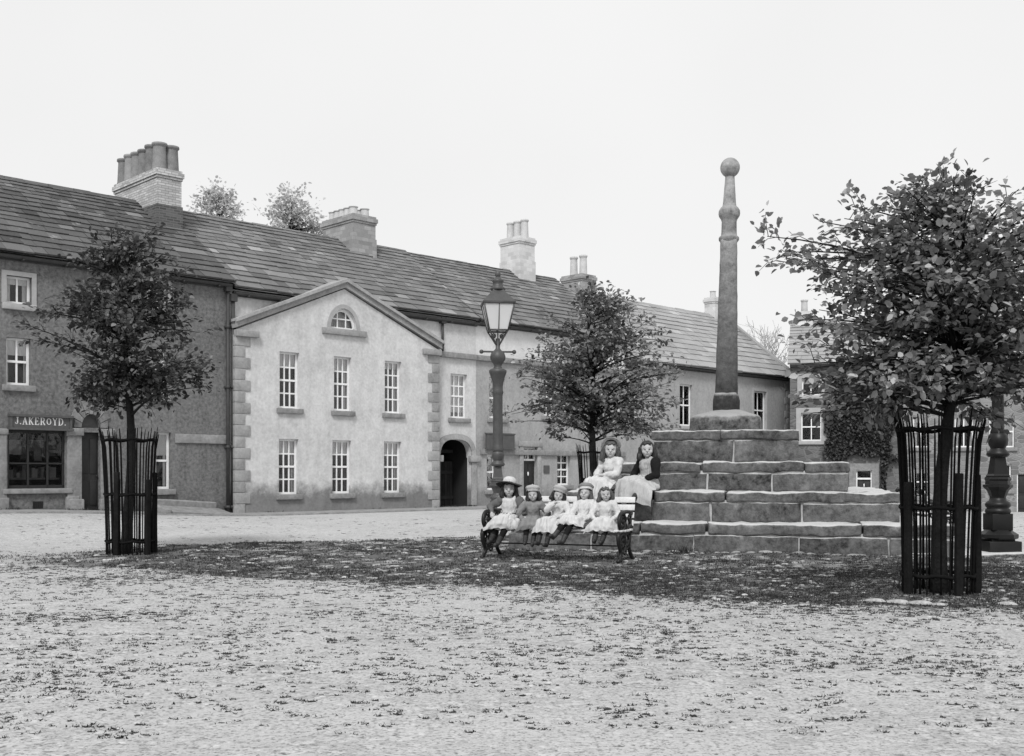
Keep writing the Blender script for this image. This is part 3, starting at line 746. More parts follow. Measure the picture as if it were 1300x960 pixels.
# raking stone cornice, kneelers
p = MB()
for sx in (0, 1):
    xa, za, xb_, zb_ = (pa-.05, ZF+.04, papx, ZA+.04) if sx == 0 else (pb+.08, ZF+.04, papx, ZA+.04)
    n = 9
    for i in range(n):
        t0, t1 = i/n, (i+1)/n
        for (lo, hi, yo, tt) in ((0, .17, PY-.1, .45), (.17, .27, PY-.18, .7)):
            X0, X1 = lerp(xa, xb_, t0), lerp(xa, xb_, t1); Z0, Z1 = lerp(za, zb_, t0), lerp(za, zb_, t1)
            if sx: X0, X1, Z0, Z1 = X1, X0, Z1, Z0
            vs = [(X0,yo,Z0+lo),(X1,yo,Z1+lo),(X1,yo,Z1+hi),(X0,yo,Z0+hi),(X0,.5,Z0+lo),(X1,.5,Z1+lo),(X1,.5,Z1+hi),(X0,.5,Z0+hi)]
            p.add(vs, [(0,1,2,3),(3,2,6,7),(0,4,5,1),(0,3,7,4),(1,5,6,2)], 0, tt + random.uniform(-.12,.12))
for xx in (pa-.03, pb-.72): p.bbox(xx, xx+.75, PY-.14, PY+.05, ZF-.2, ZF-.003, .015)
p.obj('cornice', M_QUOIN, h2)
for xe, sg in ((pa, 1), (pb, -1)):
    p = MB(); z = .0; i = 0
    while z < ZF-.35:
        hgt = .33; wl = .48 if i % 2 else .3
        x0_, x1_ = (xe-.02, xe+wl) if sg > 0 else (xe-wl, xe+.02)
        p.bbox(x0_, x1_, PY-.03, PY+.2, z+.006, z+hgt-.006, .012, 0, random.uniform(.3,.7)); z += hgt; i += 1
    p.obj('quoins', M_QUOIN, h2)
for k_, (w_, bl, gp) in enumerate(zip(ws_u, (.27, .25, .12), (0, 0, 0))): window(h2, *w_, 3, 4, y=PY, blind=bl)
for w_, bl in zip(ws_l, (.25, .25, .25)): window(h2, *w_, 3, 4, y=PY, blind=bl, gap=0)
window(h2, *wu, 3, 4, blind=.9)
# lunette
p = MB(); rz = lun[3]-lun[2]
def arcbar(r0, r1, y0, y1):
    for i in range(N):
        t0, t1 = PI*i/N, PI*(i+1)/N
        vs = [(cx+rx*r*math.cos(t), yy, lun[2]+rz*r*math.sin(t)) for yy in (y0, y1) for (r, t) in ((r0,t0),(r1,t0),(r1,t1),(r0,t1))]
        p.add(vs, [(0,1,2,3),(0,3,7,4),(1,5,6,2)])
arcbar(.86, 1.0, PY+.1, PY+.16); p.box(cx-rx, cx+rx, PY+.1, PY+.16, lun[2], lun[2]+.06)
for u in (-.32, .32): p.box(cx+u*rx-.02, cx+u*rx+.02, PY+.11, PY+.15, lun[2]+.06, lun[2]+rz*.88)
p.box(cx-rx*.86, cx+rx*.86, PY+.112, PY+.148, lun[2]+rz*.5-.02, lun[2]+rz*.5+.02)
lo = p.obj('lunette_window', M_WHITE, h2)
p = MB(); p.add([(cx+rx*.95*math.cos(PI*i/N), PY+.13, lun[2]+.02+rz*.93*math.sin(PI*i/N)) for i in range(N+1)], [tuple(range(N+1))]); p.obj('pane', M_GLASS, lo)
p = MB(); p.bbox(lun[0]-.32, lun[1]+.36, PY-.1, PY+.12, lun[2]-.2, lun[2]-.004, .015); p.obj('sill', M_QUOIN, lo)
p = MB()
for i in range(N):
    t0, t1 = PI*i/N, PI*(i+1)/N
    vs = [(cx+(rx+e)*math.cos(t), yy, lun[2]+(rz+e)*math.sin(t)) for yy in (PY-.03, PY+.02) for (e, t) in ((.004,t0),(.13,t0),(.13,t1),(.004,t1))]
    p.add(vs, [(0,1,2,3),(0,3,7,4),(1,5,6,2)], 0, .5)
p.obj('surround', M_SURR, lo)
# carriage arch: moulded surround, imposts, boarded gate
p = MB()
for i, (A, B) in enumerate(zip(pts_arch, pts_arch[1:])):
    ca = Vector(((arch[0]+arch[1])/2, zsp-.1))
    def out(P, e): v_ = (Vector(P)-ca); return ca + v_*(1+e/v_.length)
    a1, b1 = out(A, .2), out(B, .2)
    vs = [(q[0], yy, q[1]) for yy in (-.06, .02) for q in (out(A,.004), out(B,.004), b1, a1)]
    p.add(vs, [(0,1,2,3),(3,2,6,7),(0,4,5,1)], 0, random.uniform(.3,.7))
for x0_, x1_ in ((arch[0]-.22, arch[0]-.004), (arch[1]+.004, arch[1]+.24)):
    p.bbox(x0_, x1_, -.05, .05, -.3, zsp-.16, .012, n=(1,1,6), amp=.005); p.bbox(x0_-.1, x1_+.1, -.12, .05, zsp-.16, zsp+.06, .02)
p.obj('arch_surround', M_QUOIN, h2)
g = MB(); n = 12
for i in range(n):
    x0_, x1_ = lerp(arch[0], arch[1], i/n)+.006, lerp(arch[0], arch[1], (i+1)/n)-.006
    g.box(x0_, x1_, 1.0, 1.04, .08, arch[3]-.75, 0, random.random())
for z in (.3, 1.2, 1.95): g.box(arch[0]+.01, arch[1]-.01, .96, 1.0, z, z+.12)
g.obj('gate', m_plain('gate_boards', .03, .5, 4, .8, .2, tint=.5), h2)
q = MB(); q.quad((arch[0]-.05,.2,-.1),(arch[0]-.05,2.1,-.1),(arch[0]-.05,2.1,3.2),(arch[0]-.05,.2,3.2)); q.quad((arch[1]+.05,.2,-.1),(arch[1]+.05,2.1,-.1),(arch[1]+.05,2.1,3.2),(arch[1]+.05,.2,3.2)); q.quad((arch[0]-.05,.2,arch[3]+.02),(arch[1]+.05,.2,arch[3]+.02),(arch[1]+.05,2.1,arch[3]+.02),(arch[0]-.05,2.1,arch[3]+.02)); q.obj('passage', M_INT, h2)
scz = fac(590, 453)[1]
q = MB(); q.bbox(pb+.24, L-.02, -.13, .04, scz-.09, scz+.1, .015, n=(4,1,1)); q.obj('string_course', M_DRESS, h2)
gutter(h2, .1, papx-1.6, E-.1); gutter(h2, papx+1.9, L, E-.1)
drainpipe(h2, fac(560, 600)[0]-S0, -.08, scz+.1, E-.2, r=.045)
drainpipe(h2, .07, -.1, .0, 6.3, r=.055)
s_, z_ = fac(440, 600, 4.0)
pots = [(-.25+.5*(i % 2), -.62+.31*(i//2), .34) for i in range(10)]
chimney(h2, s_-S0+.1, 4.0, 1.05, 1.95, 8.2, fac(444, 300, 3.2)[1], fac(444, 271, 3.2)[1], M_BRGREY, M_BRGREY, pots, M_POTF, .16, .95)
# ================================================================== house 3: plain, sign board, behind the lamp
S0 = S1; S1 = 14.0; L = S1-S0; E, R = 6.66, 9.62
h3 = house('plain_house', 'plain grey house between the carriage arch and the lower range, dark board beside its door', S0, S1)
w3 = [op(621, 641, 480, 531, S0), op(618, 640, 577, 622, S0), op(707.5, 724, 577, 616, S0), op(722, 738, 480, 528, S0), op(690, 704, 480, 528, S0)]
dr3 = op(664, 681.5, 568, 637, S0); dr3 = (dr3[0], dr3[1], .0, dr3[3])
sc3 = scz; sc4 = fac(640, 574)[1]
mb = shell(h3, L, DEP, E, R, M_GREY)
wall_grid(mb, 0, L, -.8, scz, w3 + [dr3]); mb2 = MB(); wall_grid(mb2, 0, L, scz, E, [], 0)
wl = mb.obj('wall', M_GREY, h3); mb2.obj('upper_wall', M_PALE, h3)
mb = slates(h3, .03, L+.1, -.3, E-.03, DEP/2, R, M_SL2, .4, .25, 31); back_roof(mb, L, DEP, E, R); mb.obj('roof', M_SL2, h3)
gutter(h3, 0, L, E-.1); rooms(h3, L, DEP, E)
for w_, bl in zip(w3, (.3, .1, .45, .3, .3)): window(h3, *w_, 2, 4 if bl > .4 else 2, blind=bl)
q = MB(); q.bbox(.02, L-.02, -.12, .04, scz-.09, scz+.1, .015, n=(4,1,1)); q.obj('string_course', M_DRESS, h3); q = MB(); q.bbox(.2, L-.02, -.09, .04, sc4-.1, sc4+.1, .015, n=(4,1,1)); q.obj('string_course', M_DRESS, h3)
bd = op(613, 648, 552, 569, S0); q = MB(); q.box(bd[0], bd[1], -.22, -.135, bd[2], bd[3]); q.box(bd[0]-.03, bd[1]+.03, -.24, -.13, bd[3], bd[3]+.05); q.box(bd[0]-.03, bd[1]+.03, -.24, -.13, bd[2]-.05, bd[2]); q.obj('notice_board', M_SIGN, h3)
q = MB(); bd = op(690, 697, 591, 601, S0); q.box(bd[0], bd[1], -.03, -.002, bd[2], bd[3]); q.obj('wall_plaque', M_SIGN, h3)
d0 = MB(); a, b, c, d = dr3; d0.box(a, b, .14, .18, c, d-.5)
for (u0,u1,w0,w1) in ((.12,.45,.08,.42),(.55,.88,.08,.42),(.12,.45,.5,.93),(.55,.88,.5,.93)):
    H = d-.5-c; d0.bbox(lerp(a,b,u0), lerp(a,b,u1), .12, .15, c+H*w0, c+H*w1, .01)
do = d0.obj('door', M_DARKP, h3); q = MB(); q.ell((lerp(a,b,.5), .1, 1.2), (.03,.03,.08)); q.obj('knocker', M_WHITE, do)
q = MB(); q.box(a, b, .1, .17, d-.5, d-.43); q.box(a, b, .1, .17, d-.06, d); q.box(a,a+.06,.1,.17,d-.43,d-.06); q.box(b-.06,b,.1,.17,d-.43,d-.06); q.box((a+b)/2-.025,(a+b)/2+.025,.1,.17,d-.43,d-.06)
fo = q.obj('fanlight', M_WHITE, h3); q = MB(); q.box(a+.02,b-.02,.13,.136,d-.45,d-.04); q.obj('pane', M_GLASS, fo)
q = MB()
for x0_, x1_ in ((a-.2,a-.004),(b+.004,b+.2)): q.bbox(x0_, x1_, -.05, .04, -.2, d+.02, .012)
q.bbox(a-.25, b+.25, -.07, .04, d+.02, d+.22, .012); q.obj('door_surround', M_QUOIN, h3)
s_, _ = fac(657, 600, 4.0)
chimney(h3, s_-S0, 4.0, .95, 1.2, 8.4, fac(657, 330, 3.6)[1], fac(657, 300, 3.6)[1], M_BRFAR, M_BRFAR, [(-.0,-.42,1),(0,.0,1),(0,.42,1)], M_POTF, .16, .75)
# ================================================================== house 4: lower range
S0 = 14.0; S1 = fac(1003, 600)[0]; L = S1-S0; E, R = 5.86, 9.22
h4 = house('long_low_house', 'lower grey house with a haze-pale slate roof ending in a gable behind the stone cross', S0, S1)
w4 = [op(863, 879, 488, 541, S0), op(957, 973, 497, 546, S0), op(795, 810, 482, 536, S0), op(863, 879, 580, 626, S0), op(957, 973, 580, 622, S0)]
w4[:3] = level(w4[:3]); w4[3:] = level(w4[3:])
mb = shell(h4, L, DEP, E, R, M_FAR); wall_grid(mb, 0, L, -1.2, E, w4); mb.obj('wall', M_FAR, h4)
mb = slates(h4, .12, L+.15, -.3, E-.03, DEP/2, R, M_SL3, .48, .32, 41, .6); back_roof(mb, L, DEP, E, R); mb.obj('roof', M_SL3, h4)
gutter(h4, 0, L, E-.1); rooms(h4, L, DEP, E)
for i, w_ in enumerate(w4): window(h4, *w_, 2, 2, blind=(.0, .45, .3, .2, .2)[i], surround=.0 if i == 0 else .14, sill=M_SURR)
# gable coping on the right end
q = MB()
for (y0_, z0_, y1_, z1_) in ((-.3, E-.05, DEP/2, R), (DEP/2, R, DEP+.3, E-.05)):
    q.add([(x, yy, zz+dz) for x in (L-.02, L+.3) for (yy, zz) in ((y0_,z0_),(y1_,z1_)) for dz in (.02, .16)], [(0,2,6,4),(1,5,7,3),(0,1,3,2),(4,6,7,5),(0,4,5,1)], 0, .5)
q.obj('gable_coping', M_QUOIN, h4)
q = MB(); z = -.4; i = 0
while z < E-.3:
    wl_ = .5 if i % 2 else .32; q.bbox(L-wl_, L+.02, -.03, .3, z+.005, z+.325, .012, 0, random.uniform(.5,.8)); z += .33; i += 1
q.obj('quoins', M_QUOIN, h4)
s_, _ = fac(734.5, 600, 4.0)
chimney(h4, s_-S0, 4.0, .95, 1.25, 7.6, 8.9, fac(735, 347, 3.5)[1], M_BRFAR, M_BRGREY, [(0,-.28,1),(0,.28,1)], M_POTF, .17, .9)
s_, _ = fac(905, 600, 4.0)
chimney(h4, s_-S0, 4.0, .6, .7, 8.3, 9.4, fac(905, 377, 3.8)[1], M_BRFAR, M_BRFAR, [(0,0,1)], M_POTF, .15, .35)
# ================================================================== the row on the right
KB = dict(O=OB, D=DB, N=NB)
T1 = fac(1143, 600, **KB)[0]
hb1 = house('ivy_house', 'small stone house grown over with ivy, facing the square at right of the cross', 0, T1, OB, DB); LB = T1
wb = [op(1017, 1043, 524, 560, 0, **KB), op(1018, 1041, 480, 502, 0, **KB), op(1104, 1128, 480, 502, 0, **KB)]
db = op(1087, 1107, 597, 640, 0, **KB); db = (db[0], db[1], -.45, db[3])
E, R = 6.2, 8.6; DP = 7.0
mb = shell(hb1, LB, DP, E, R, M_RUB2, -1.2); wall_grid(mb, 0, LB, -1.2, E, wb + [db]); mb.obj('wall', M_RUB2, hb1)
mb = slates(hb1, -.1, LB, -.25, E-.03, DP/2, R, M_SL3, .38, .24, 51, .5); back_roof(mb, LB, DP, E, R); mb.obj('roof', M_SL3, hb1)
gutter(hb1, 0, LB, E-.1); rooms(hb1, LB, DP, E)
window(hb1, *wb[0], 2, 2, surround=.22, blind=.0, sill=M_SURR); window(hb1, *wb[1], 2, 1, surround=.2, mid=False, blind=.3, sill=M_SURR); window(hb1, *wb[2], 2, 1, surround=.2, mid=False, blind=.3, sill=M_SURR)
def plain_door(root, a, b, c, d, fan=.4, surround=True, kn=True, mat=M_DARKP):
    d0 = MB(); d0.box(a+.05, b-.05, .14, .18, c, d-fan)
    for (u0,u1,w0,w1) in ((.14,.46,.08,.42),(.54,.86,.08,.42),(.14,.46,.5,.93),(.54,.86,.5,.93)):
        H = d-fan-c; d0.bbox(lerp(a,b,u0), lerp(a,b,u1), .12, .15, c+H*w0, c+H*w1, .01)
    do = d0.obj('door', mat, root)
    if kn: q = MB(); q.ell(((a+b)/2, .1, c+(d-c)*.62), (.03,.03,.09)); q.obj('knocker', M_WHITE, do)
    q = MB(); q.box(a, a+.05, .08, .2, c, d); q.box(b-.05, b, .08, .2, c, d); q.box(a+.05, b-.05, .08, .2, d-fan, d-fan+.08); q.box(a+.05, b-.05, .08, .2, d-.04, d)
    fo = q.obj('door_frame', M_WHITE, root)
    q = MB(); q.box(a+.05, b-.05, .14, .146, d-fan+.08, d-.04); q.obj('pane', M_GLASS, fo)
    if surround:
        q = MB(); q.box(a-.3, a-.003, -.03, .03, c, d+.3); q.box(b+.003, b+.3, -.03, .03, c, d+.3); q.box(a-.003, b+.003, -.03, .03, d+.003, d+.3); q.obj('door_surround', M_DRESS, root)
plain_door(hb1, *db, fan=.42)
chimney(hb1, .55, DP/2, .8, 1.0, 7.4, 9.0, fac(1008, 402, 3.5, **KB)[1], M_BRFAR, M_BRGREY, [(0,0,1)], M_POTF, .16, .8)
T2 = T1; LB2 = 15.0
hb2 = house('rubble_house', 'coursed rubble stone house with white sash windows at the right edge, behind the big tree', T2, T2+LB2, OB, DB)
wb = [op(1159, 1179, 528, 568, T2, **KB), op(1256, 1288, 528, 568, T2, **KB), op(1258, 1284, 589, 622, T2, **KB), op(1160, 1180, 592, 632, T2, **KB), op(1212, 1236, 528, 568, T2, **KB)]
db = op(1291, 1313, 601, 651, T2, **KB); db = (db[0], db[1], -.45, db[3])
mb = shell(hb2, LB2, DP, 6.0, 8.4, M_RUB, -1.2); wall_grid(mb, 0, LB2, -1.2, 6.0, wb + [db]); mb.obj('wall', M_RUB, hb2)
mb = slates(hb2, .05, LB2, -.25, 5.97, DP/2, 8.4, M_SL3, .38, .24, 61, .5); back_roof(mb, LB2, DP, 6.0, 8.4); mb.obj('roof', M_SL3, hb2)
gutter(hb2, 0, LB2, 5.9); rooms(hb2, LB2, DP, 6.0)
for i, w_ in enumerate(wb): window(hb2, *w_, 2, 2, blind=(.2, .5, .0, .2, .3)[i], surround=.0, bar=.05, sill=M_DRESS)
plain_door(hb2, *db, fan=.02, surround=False, kn=False)

# footway of rough setts along the long row, and the sloping cellar cover
m_foot = m_plain('footway_setts', .3, .5, 3, .95, .1, 30, .8, .04)
mb = MB(); s = -17.9
def Pw(s, d): p = OA + DA*s - NA*d; return p.x, p.y
while s < 26:
    s2 = s+.6
    a = Pw(s, .02); b = Pw(s2, .02); c = Pw(s2, 1.35); d = Pw(s, 1.35)
    za = [gz(*q)+.05 for q in (a,b,c,d)]
    mb.add([(a[0],a[1],za[0]+.02),(b[0],b[1],za[1]+.02),(c[0],c[1],za[2]),(d[0],d[1],za[3]),(c[0],c[1],za[2]-.2),(d[0],d[1],za[3]-.2)], [(0,3,2,1),(3,5,4,2)], 0, .5)
    s = s2
tag(mb.obj('footway', m_foot), kind='structure')
ca = fac(217, 600, -.05)[0]; cb_ = fac(262, 600, -1.0)[0]
mb = MB(); P = Pw((ca+cb_)/2, .75); zc = gz(*P)
mb.bbox(-1.05, 1.05, -.5, .5, .06, .14, .02, n=(6,3,1), amp=.012); mb.bbox(-1.1, -.9, -.55, .55, -.1, .2, .03, amp=.01); mb.bbox(-.9, .95, .45, .6, -.1, .3, .03, n=(4,1,1), amp=.01)
o = mb.obj('cellar_cover', M_DRESS, loc=(P[0], P[1], zc+.03)); o.rotation_euler = (math.radians(9), math.radians(4), math.atan2(DA.y, DA.x))
tag(o, 'sloping flagstone cellar cover at the foot of the roughcast wall', 'cellar cover')
# ================================================================== stone market cross
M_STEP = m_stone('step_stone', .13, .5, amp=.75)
M_SHAFT = m_stone('shaft_stone', .05, .3, 2.6, 7.0, .4, .5)  # sky glow painted in: the stone pales from foot to ball
M_MORT = m_plain('pale_mortar', .42, .3, 6, .95, .1)
XR = math.radians(-13.5)
XC = Vector((4.02, 20.6))
cross = empty('market_cross', (XC.x, XC.y, 0), XR, 'tall tapering stone market cross with a ball top on four broad weathered steps', 'market cross')
STEPS = [(-.35, .45, 3.5, 3.35, .008), (.45, .94, 2.8, 2.5, .008), (.94, 1.42, 2.07, 1.85, .01), (1.42, 2.0, 1.27, 1.22, .03)]   # z0, z1, half width, left half width, nosing
rr = random.Random(5)
for si, (z0, z1, a, al, nose) in enumerate(STEPS):
    mb = MB(); ct = .17; zr0 = z1 - ct
    jl = .024
    # mortar core slightly behind the faces
    mb.box(-al+.034, a-.034, -a+.034, a-.034, z0-.02, zr0+.03, 1, .6)  # joints

    def course(zA, zB, dep, out, lens, r_, amp, full):
        # ring of blocks; faces at +-(a+out)
        A = a + out; AL = al + out
        for side in range(4):
            if side in (0, 2): u0, u1 = -AL, A
            else: u0, u1 = -A + dep, A - dep
            u = u0
            while u < u1 - .02:
                l = rr.uniform(*lens); ue = u + l
                if ue > u1 - lens[0]*.6: ue = u1
                x0_, x1_ = u + jl/2*(u > u0), ue - jl/2*(ue < u1)
                dz = rr.uniform(-.012, .012); t = rr.uniform(.2, .8); do_ = rr.uniform(-.015, .012)
                if side == 0: bb = (x0_, x1_, -A+do_, -A+dep)
                elif side == 2: bb = (x0_, x1_, A-dep, A+do_)
                elif side == 1: bb = (A-dep, A+do_, x0_, x1_)
                else: bb = (-AL+do_, -AL+dep, x0_, x1_)
                lx, ly = bb[1]-bb[0], bb[3]-bb[2]
                mb.bbox(bb[0], bb[1], bb[2], bb[3], zA+.004, zB+dz, r_, 0, t, None, (max(2, int(lx/.08)), max(2, int(ly/.1)), max(2, int((zB-zA)/.09))), amp, rr.random()*40, 2.2)
                u = ue
    course(z0, zr0-.012, .32, -.0, (.8, 1.7), .02, .022, False)
    tread = (a - STEPS[si+1][2] + .12) if si < 3 else a*.99
    course(zr0, z1, tread, nose, (1.0, 2.4), .026, .034, True)
    if si < 3: mb.box(-al+.3, a-.3, -a+.3, a-.3, z0, z1-.05, 0, .5)
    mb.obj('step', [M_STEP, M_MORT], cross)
mb = MB(); mb.v = []
n = 14
def sq_ring(prof, rnd, seed, mi=0, seg=8, amp=1.0):
    """stack of rounded-square rings (half width, z) made into a skin"""
    vs = []; fs = []; per = seg*4
    for (hw, z) in prof:
        for k in range(per):
            a_ = 2*PI*(k+.5)/per; c_, s_ = math.cos(a_), math.sin(a_)
            m_ = (abs(c_)**rnd + abs(s_)**rnd)**(-1/rnd); p = Vector((c_*m_*hw, s_*m_*hw, z))
            p += noise.noise_vector(p*2.3 + Vector((seed,0,0)))*.022*amp + noise.noise_vector(p*8 + Vector((seed,3,0)))*.008
            vs.append(p)
    for i in range(len(prof)-1):
        for k in range(per):
            k2 = (k+1) % per; fs.append((i*per+k, i*per+k2, (i+1)*per+k2, (i+1)*per+k))
    fs.append(tuple((len(prof)-1)*per + k for k in range(per)))
    mb.add(vs, fs, mi, .5, None, True)
sq_ring([(.66,1.96),(.655,2.05),(.65,2.15),(.64,2.25),(.61,2.29),(.5,2.33),(.42,2.355),(.34,2.385),(.26,2.41),(.1,2.42)], 6, 3)
mb.obj('socle', m_stone('socle_stone', .11, .3), cross)
mb = MB()
sq_ring([(.235,2.38),(.24,2.45),(.24,2.6),(.225,2.68),(.205,2.74)], 8, 5)
pr = []
for i in range(26):
    t = i/25; pr.append((lerp(.205, .152, t), lerp(2.72, 5.6, t)))
sq_ring(pr, 5.5, 6, 0, 6, .3)
mb.lathe([(.155,5.56),(.185,5.6),(.19,5.63),(.185,5.66),(.148,5.69),(.142,5.75),(.138,5.95),(.15,5.99),(.19,6.05),(.2,6.1),(.195,6.16),(.165,6.21),(.13,6.24),(.12,6.3),(.092,6.7),(.085,6.8)], 0, 0, 16)
mb.ell((0,0,6.965), (.182,.182,.185), 24, 16)
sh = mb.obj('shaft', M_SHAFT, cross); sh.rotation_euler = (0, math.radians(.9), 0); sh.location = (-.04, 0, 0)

# ================================================================== cast iron lamps
M_LAMP = m_plain('weathered_lamp_paint', .06, .4, 7, .5, .45, 50, .2, .004)
M_LAMPD = m_plain('black_lamp_paint', .009, .5, 7, .45, .3, 50, .2, .004)
M_MILK = m_milk('lantern_glass')
def lamp_post(loc, label, mat, rz, tall=1.0, kp=.92):
    g = gz(*loc)
    root = empty('lamp_post', (loc[0], loc[1], g), rz, label, 'street lamp', 'cast iron lamp posts by the cross')
    def fit(m, k1):
        # pedestal keeps its height, the column and lantern stretch for the taller lamp
        for i, p in enumerate(m.v):
            z = p[2]; z2 = z*(1 - .07*(tall-1)/.2) if z < 1.86 else lerp(1.86*(1-.07*(tall-1)/.2), 2.84*tall, (z-1.86)/.98) if z < 2.84 else z*tall
            m.v[i] = (p[0]*k1, p[1]*k1, z2)
        return m
    m = MB()
    m.bbox(-.275, .275, -.275, .275, -.15, .2, .012); m.bbox(-.2, .2, -.2, .2, .2, .23, .01)
    m.lathe([(.3,.23),(.32,.25),(.32,.3),(.25,.34),(.2,.37)], seg=8, rot=PI/8, smooth=False)
    m.bbox(-.175, .175, -.175, .175, .36, .62, .01)
    m.lathe([(.19,.62),(.205,.64),(.2,.68),(.17,.7),(.2,.73),(.205,.76),(.19,.79),(.14,.82),(.13,.86)], seg=20)
    m.lathe([(.12,.84),(.13,.88),(.17,.97),(.235,1.03),(.235,1.06),(.2,1.07),(.195,1.12),(.21,1.15),(.2,1.18)], seg=8, rot=PI/8, smooth=False)
    m.lathe([(.19,1.17),(.2,1.2),(.17,1.23),(.15,1.34),(.13,1.46),(.125,1.5)], seg=4, rot=PI/4, smooth=False)
    m.lathe([(.15,1.49),(.185,1.52),(.175,1.56),(.13,1.6),(.12,1.62)], seg=20)
    m.lathe([(.11,1.61),(.15,1.68),(.165,1.75),(.15,1.82),(.115,1.86)], seg=20, flute=.06)
    fit(m, kp).obj('pedestal', mat, root)
    m = MB()
    m.lathe([(.115,1.85),(.125,1.88),(.1,1.92),(.1,2.0),(.095,2.55),(.1,2.58),(.115,2.6),(.1,2.63),(.1,2.68),(.12,2.76),(.165,2.84),(.175,2.87),(.175,2.9),(.13,2.93)], seg=20, flute=.035)
    m.lathe([(.1,2.92),(.07,2.98),(.1,3.03),(.15,3.1),(.155,3.15),(.13,3.22),(.07,3.27),(.045,3.3),(.045,3.48)], seg=18)
    fit(m, tall*.92).obj('column', mat, root)
    m = MB(); m.tube([(-.3,0,3.24),(.3,0,3.24)], .017, 8)
    for sx in (-1,1): m.ell((sx*.3,0,3.24), (.04,.04,.04), 10, 6)
    fit(m, tall).obj('ladder_bar', mat, root)
    m = MB(); bz, tz, bw_, tw = 3.62, 4.1, .17, .275
    for sx in (-1,1):
        for sy in (-1,1):
            # scroll brackets up to the lantern corners, then the raking corner bars
            pts = [(0,0,3.32)] + [(sx*bw_*t, sy*bw_*t, 3.32 + (bz-3.32)*t**1.6 + .05*math.sin(t*PI)) for t in (.3,.6,.85,1)]
            m.tube(pts, .014, 6)
            m.tube([(sx*bw_, sy*bw_, bz), (sx*tw, sy*tw, tz)], .015, 6)
            sp = [(sx*(bw_*.45+.05*math.cos(a_*1.3)*(1-a_/9)), sy*(bw_*.45+.05*math.cos(a_*1.3)*(1-a_/9)), 3.52+.05*math.sin(a_*1.3)*(1-a_/9)) for a_ in range(9)]
            m.tube(sp, .01, 5)
    for (hw, z, r) in ((bw_, bz, .016), (tw, tz, .022)):
        for (x0_,y0_,x1_,y1_) in ((-1,-1,1,-1),(1,-1,1,1),(1,1,-1,1),(-1,1,-1,-1)): m.tube([(x0_*hw,y0_*hw,z),(x1_*hw,y1_*hw,z)], r, 6)
    m.tube([(0,0,3.45),(0,0,3.75)], .012, 6); m.lathe([(.02,3.7),(.035,3.75),(.02,3.8)], seg=8)
    for s_ in (-1, 1): m.tube([(0, s_*bw_, bz),(0, s_*tw, tz)], .01, 5); m.tube([(s_*bw_, 0, bz),(s_*tw, 0, tz)], .01, 5)
    la = fit(m, tall).obj('lantern', mat, root)
    for k in range(4):
        p = MB(); R4 = Matrix.Rotation(PI/2*k, 4, 'Z')
        p.quad((-bw_+.01,-bw_+.004,bz+.012),(bw_-.01,-bw_+.004,bz+.012),(tw-.012,-tw+.004,tz-.015),(-tw+.012,-tw+.004,tz-.015), M=R4); fit(p, tall).obj('pane', M_MILK, la)
    m = MB(); m.lathe([(.415,4.1),(.42,4.125),(.36,4.17),(.15,4.34),(.13,4.37)], seg=4, rot=PI/4, smooth=False)
    m.lathe([(.13,4.36),(.15,4.39),(.1,4.42),(.09,4.5),(.115,4.53),(.08,4.56),(.05,4.6)], seg=12)
    m.lathe([(.02,4.58),(.05,4.62),(.055,4.66),(.04,4.7),(.012,4.72)], seg=12); fit(m, tall).obj('lantern_roof', mat, la)
    return root
lamp_post((-.31, 24.0), 'tall lamp post with glazed lantern standing behind the left end of the bench', M_LAMP, .12, 1.2, .84)
lamp_post((7.5, 16.95), 'black iron lamp post whose pedestal shows beside the big tree guard, lantern lost in leaves', M_LAMPD, .05)
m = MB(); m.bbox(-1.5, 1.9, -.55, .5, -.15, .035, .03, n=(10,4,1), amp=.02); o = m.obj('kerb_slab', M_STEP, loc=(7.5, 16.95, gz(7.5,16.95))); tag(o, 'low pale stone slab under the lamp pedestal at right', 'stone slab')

# ================================================================== tree guards
M_PALE_IRON = m_plain('rusty_black_iron', .008, .6, 8, .8, .06, 50, .4, .004, tint=.4)
M_STAKE = m_plain('tarred_timber', .012, .6, 5, .9, .05, 40, .5, .006)
def tree_guard(loc, label, r0, r1, H, seed, npale=34, stakes=(-1.75, -.5, .6, 2.4)):
    r = random.Random(seed)
    root = empty('tree_guard', (loc[0], loc[1], gz(*loc)), 0, label, 'tree guard', 'iron tree guards in the square')
    lean = r.uniform(-.03, .03)
    def rad(t): return lerp(r0, r1, t**1.8)
    for k in range(npale):
        a_ = 2*PI*k/npale + r.uniform(-.03,.03); a2 = a_ + r.uniform(-.06,.06); h = H*r.uniform(.95,1.02); m = MB()
        pts = []; ii = 8
        for i in range(ii+1):
            t = i/ii; q = rad(t) + (.035*sm((t-.86)/.14)) ; b = lerp(a_, a2, t)
            pts.append((q*math.cos(b)+lean*t*.5, q*math.sin(b), -.1 + (h+.1)*t))
        w0 = r.uniform(.0085, .0125)
        m.tube(pts, [w0]*(ii) + [w0*.5], 6, 0, r.random()); m.obj('pale', M_PALE_IRON, root)
    for t in (.47, .9, .1):
        m = MB(); pts = [((rad(t)+.012)*math.cos(2*PI*i/28)+lean*t*.5, (rad(t)+.012)*math.sin(2*PI*i/28), H*t + .012*math.sin(i*1.7)) for i in range(29)]
        m.tube(pts, .02, 6); m.obj('hoop', M_PALE_IRON, root)
    for a_ in stakes:
        m = MB(); q = r0 + .045; h = H*r.uniform(.56,.66); M4 = Matrix.Translation((q*math.cos(a_), q*math.sin(a_), 0)) @ Matrix.Rotation(a_, 4, 'Z')
        m.bbox(-.03, .03, -.038, .038, -.15, h, .012, 0, .5, M4, (1,1,6), .008, a_); m.obj('stake', M_STAKE, root)
    return root
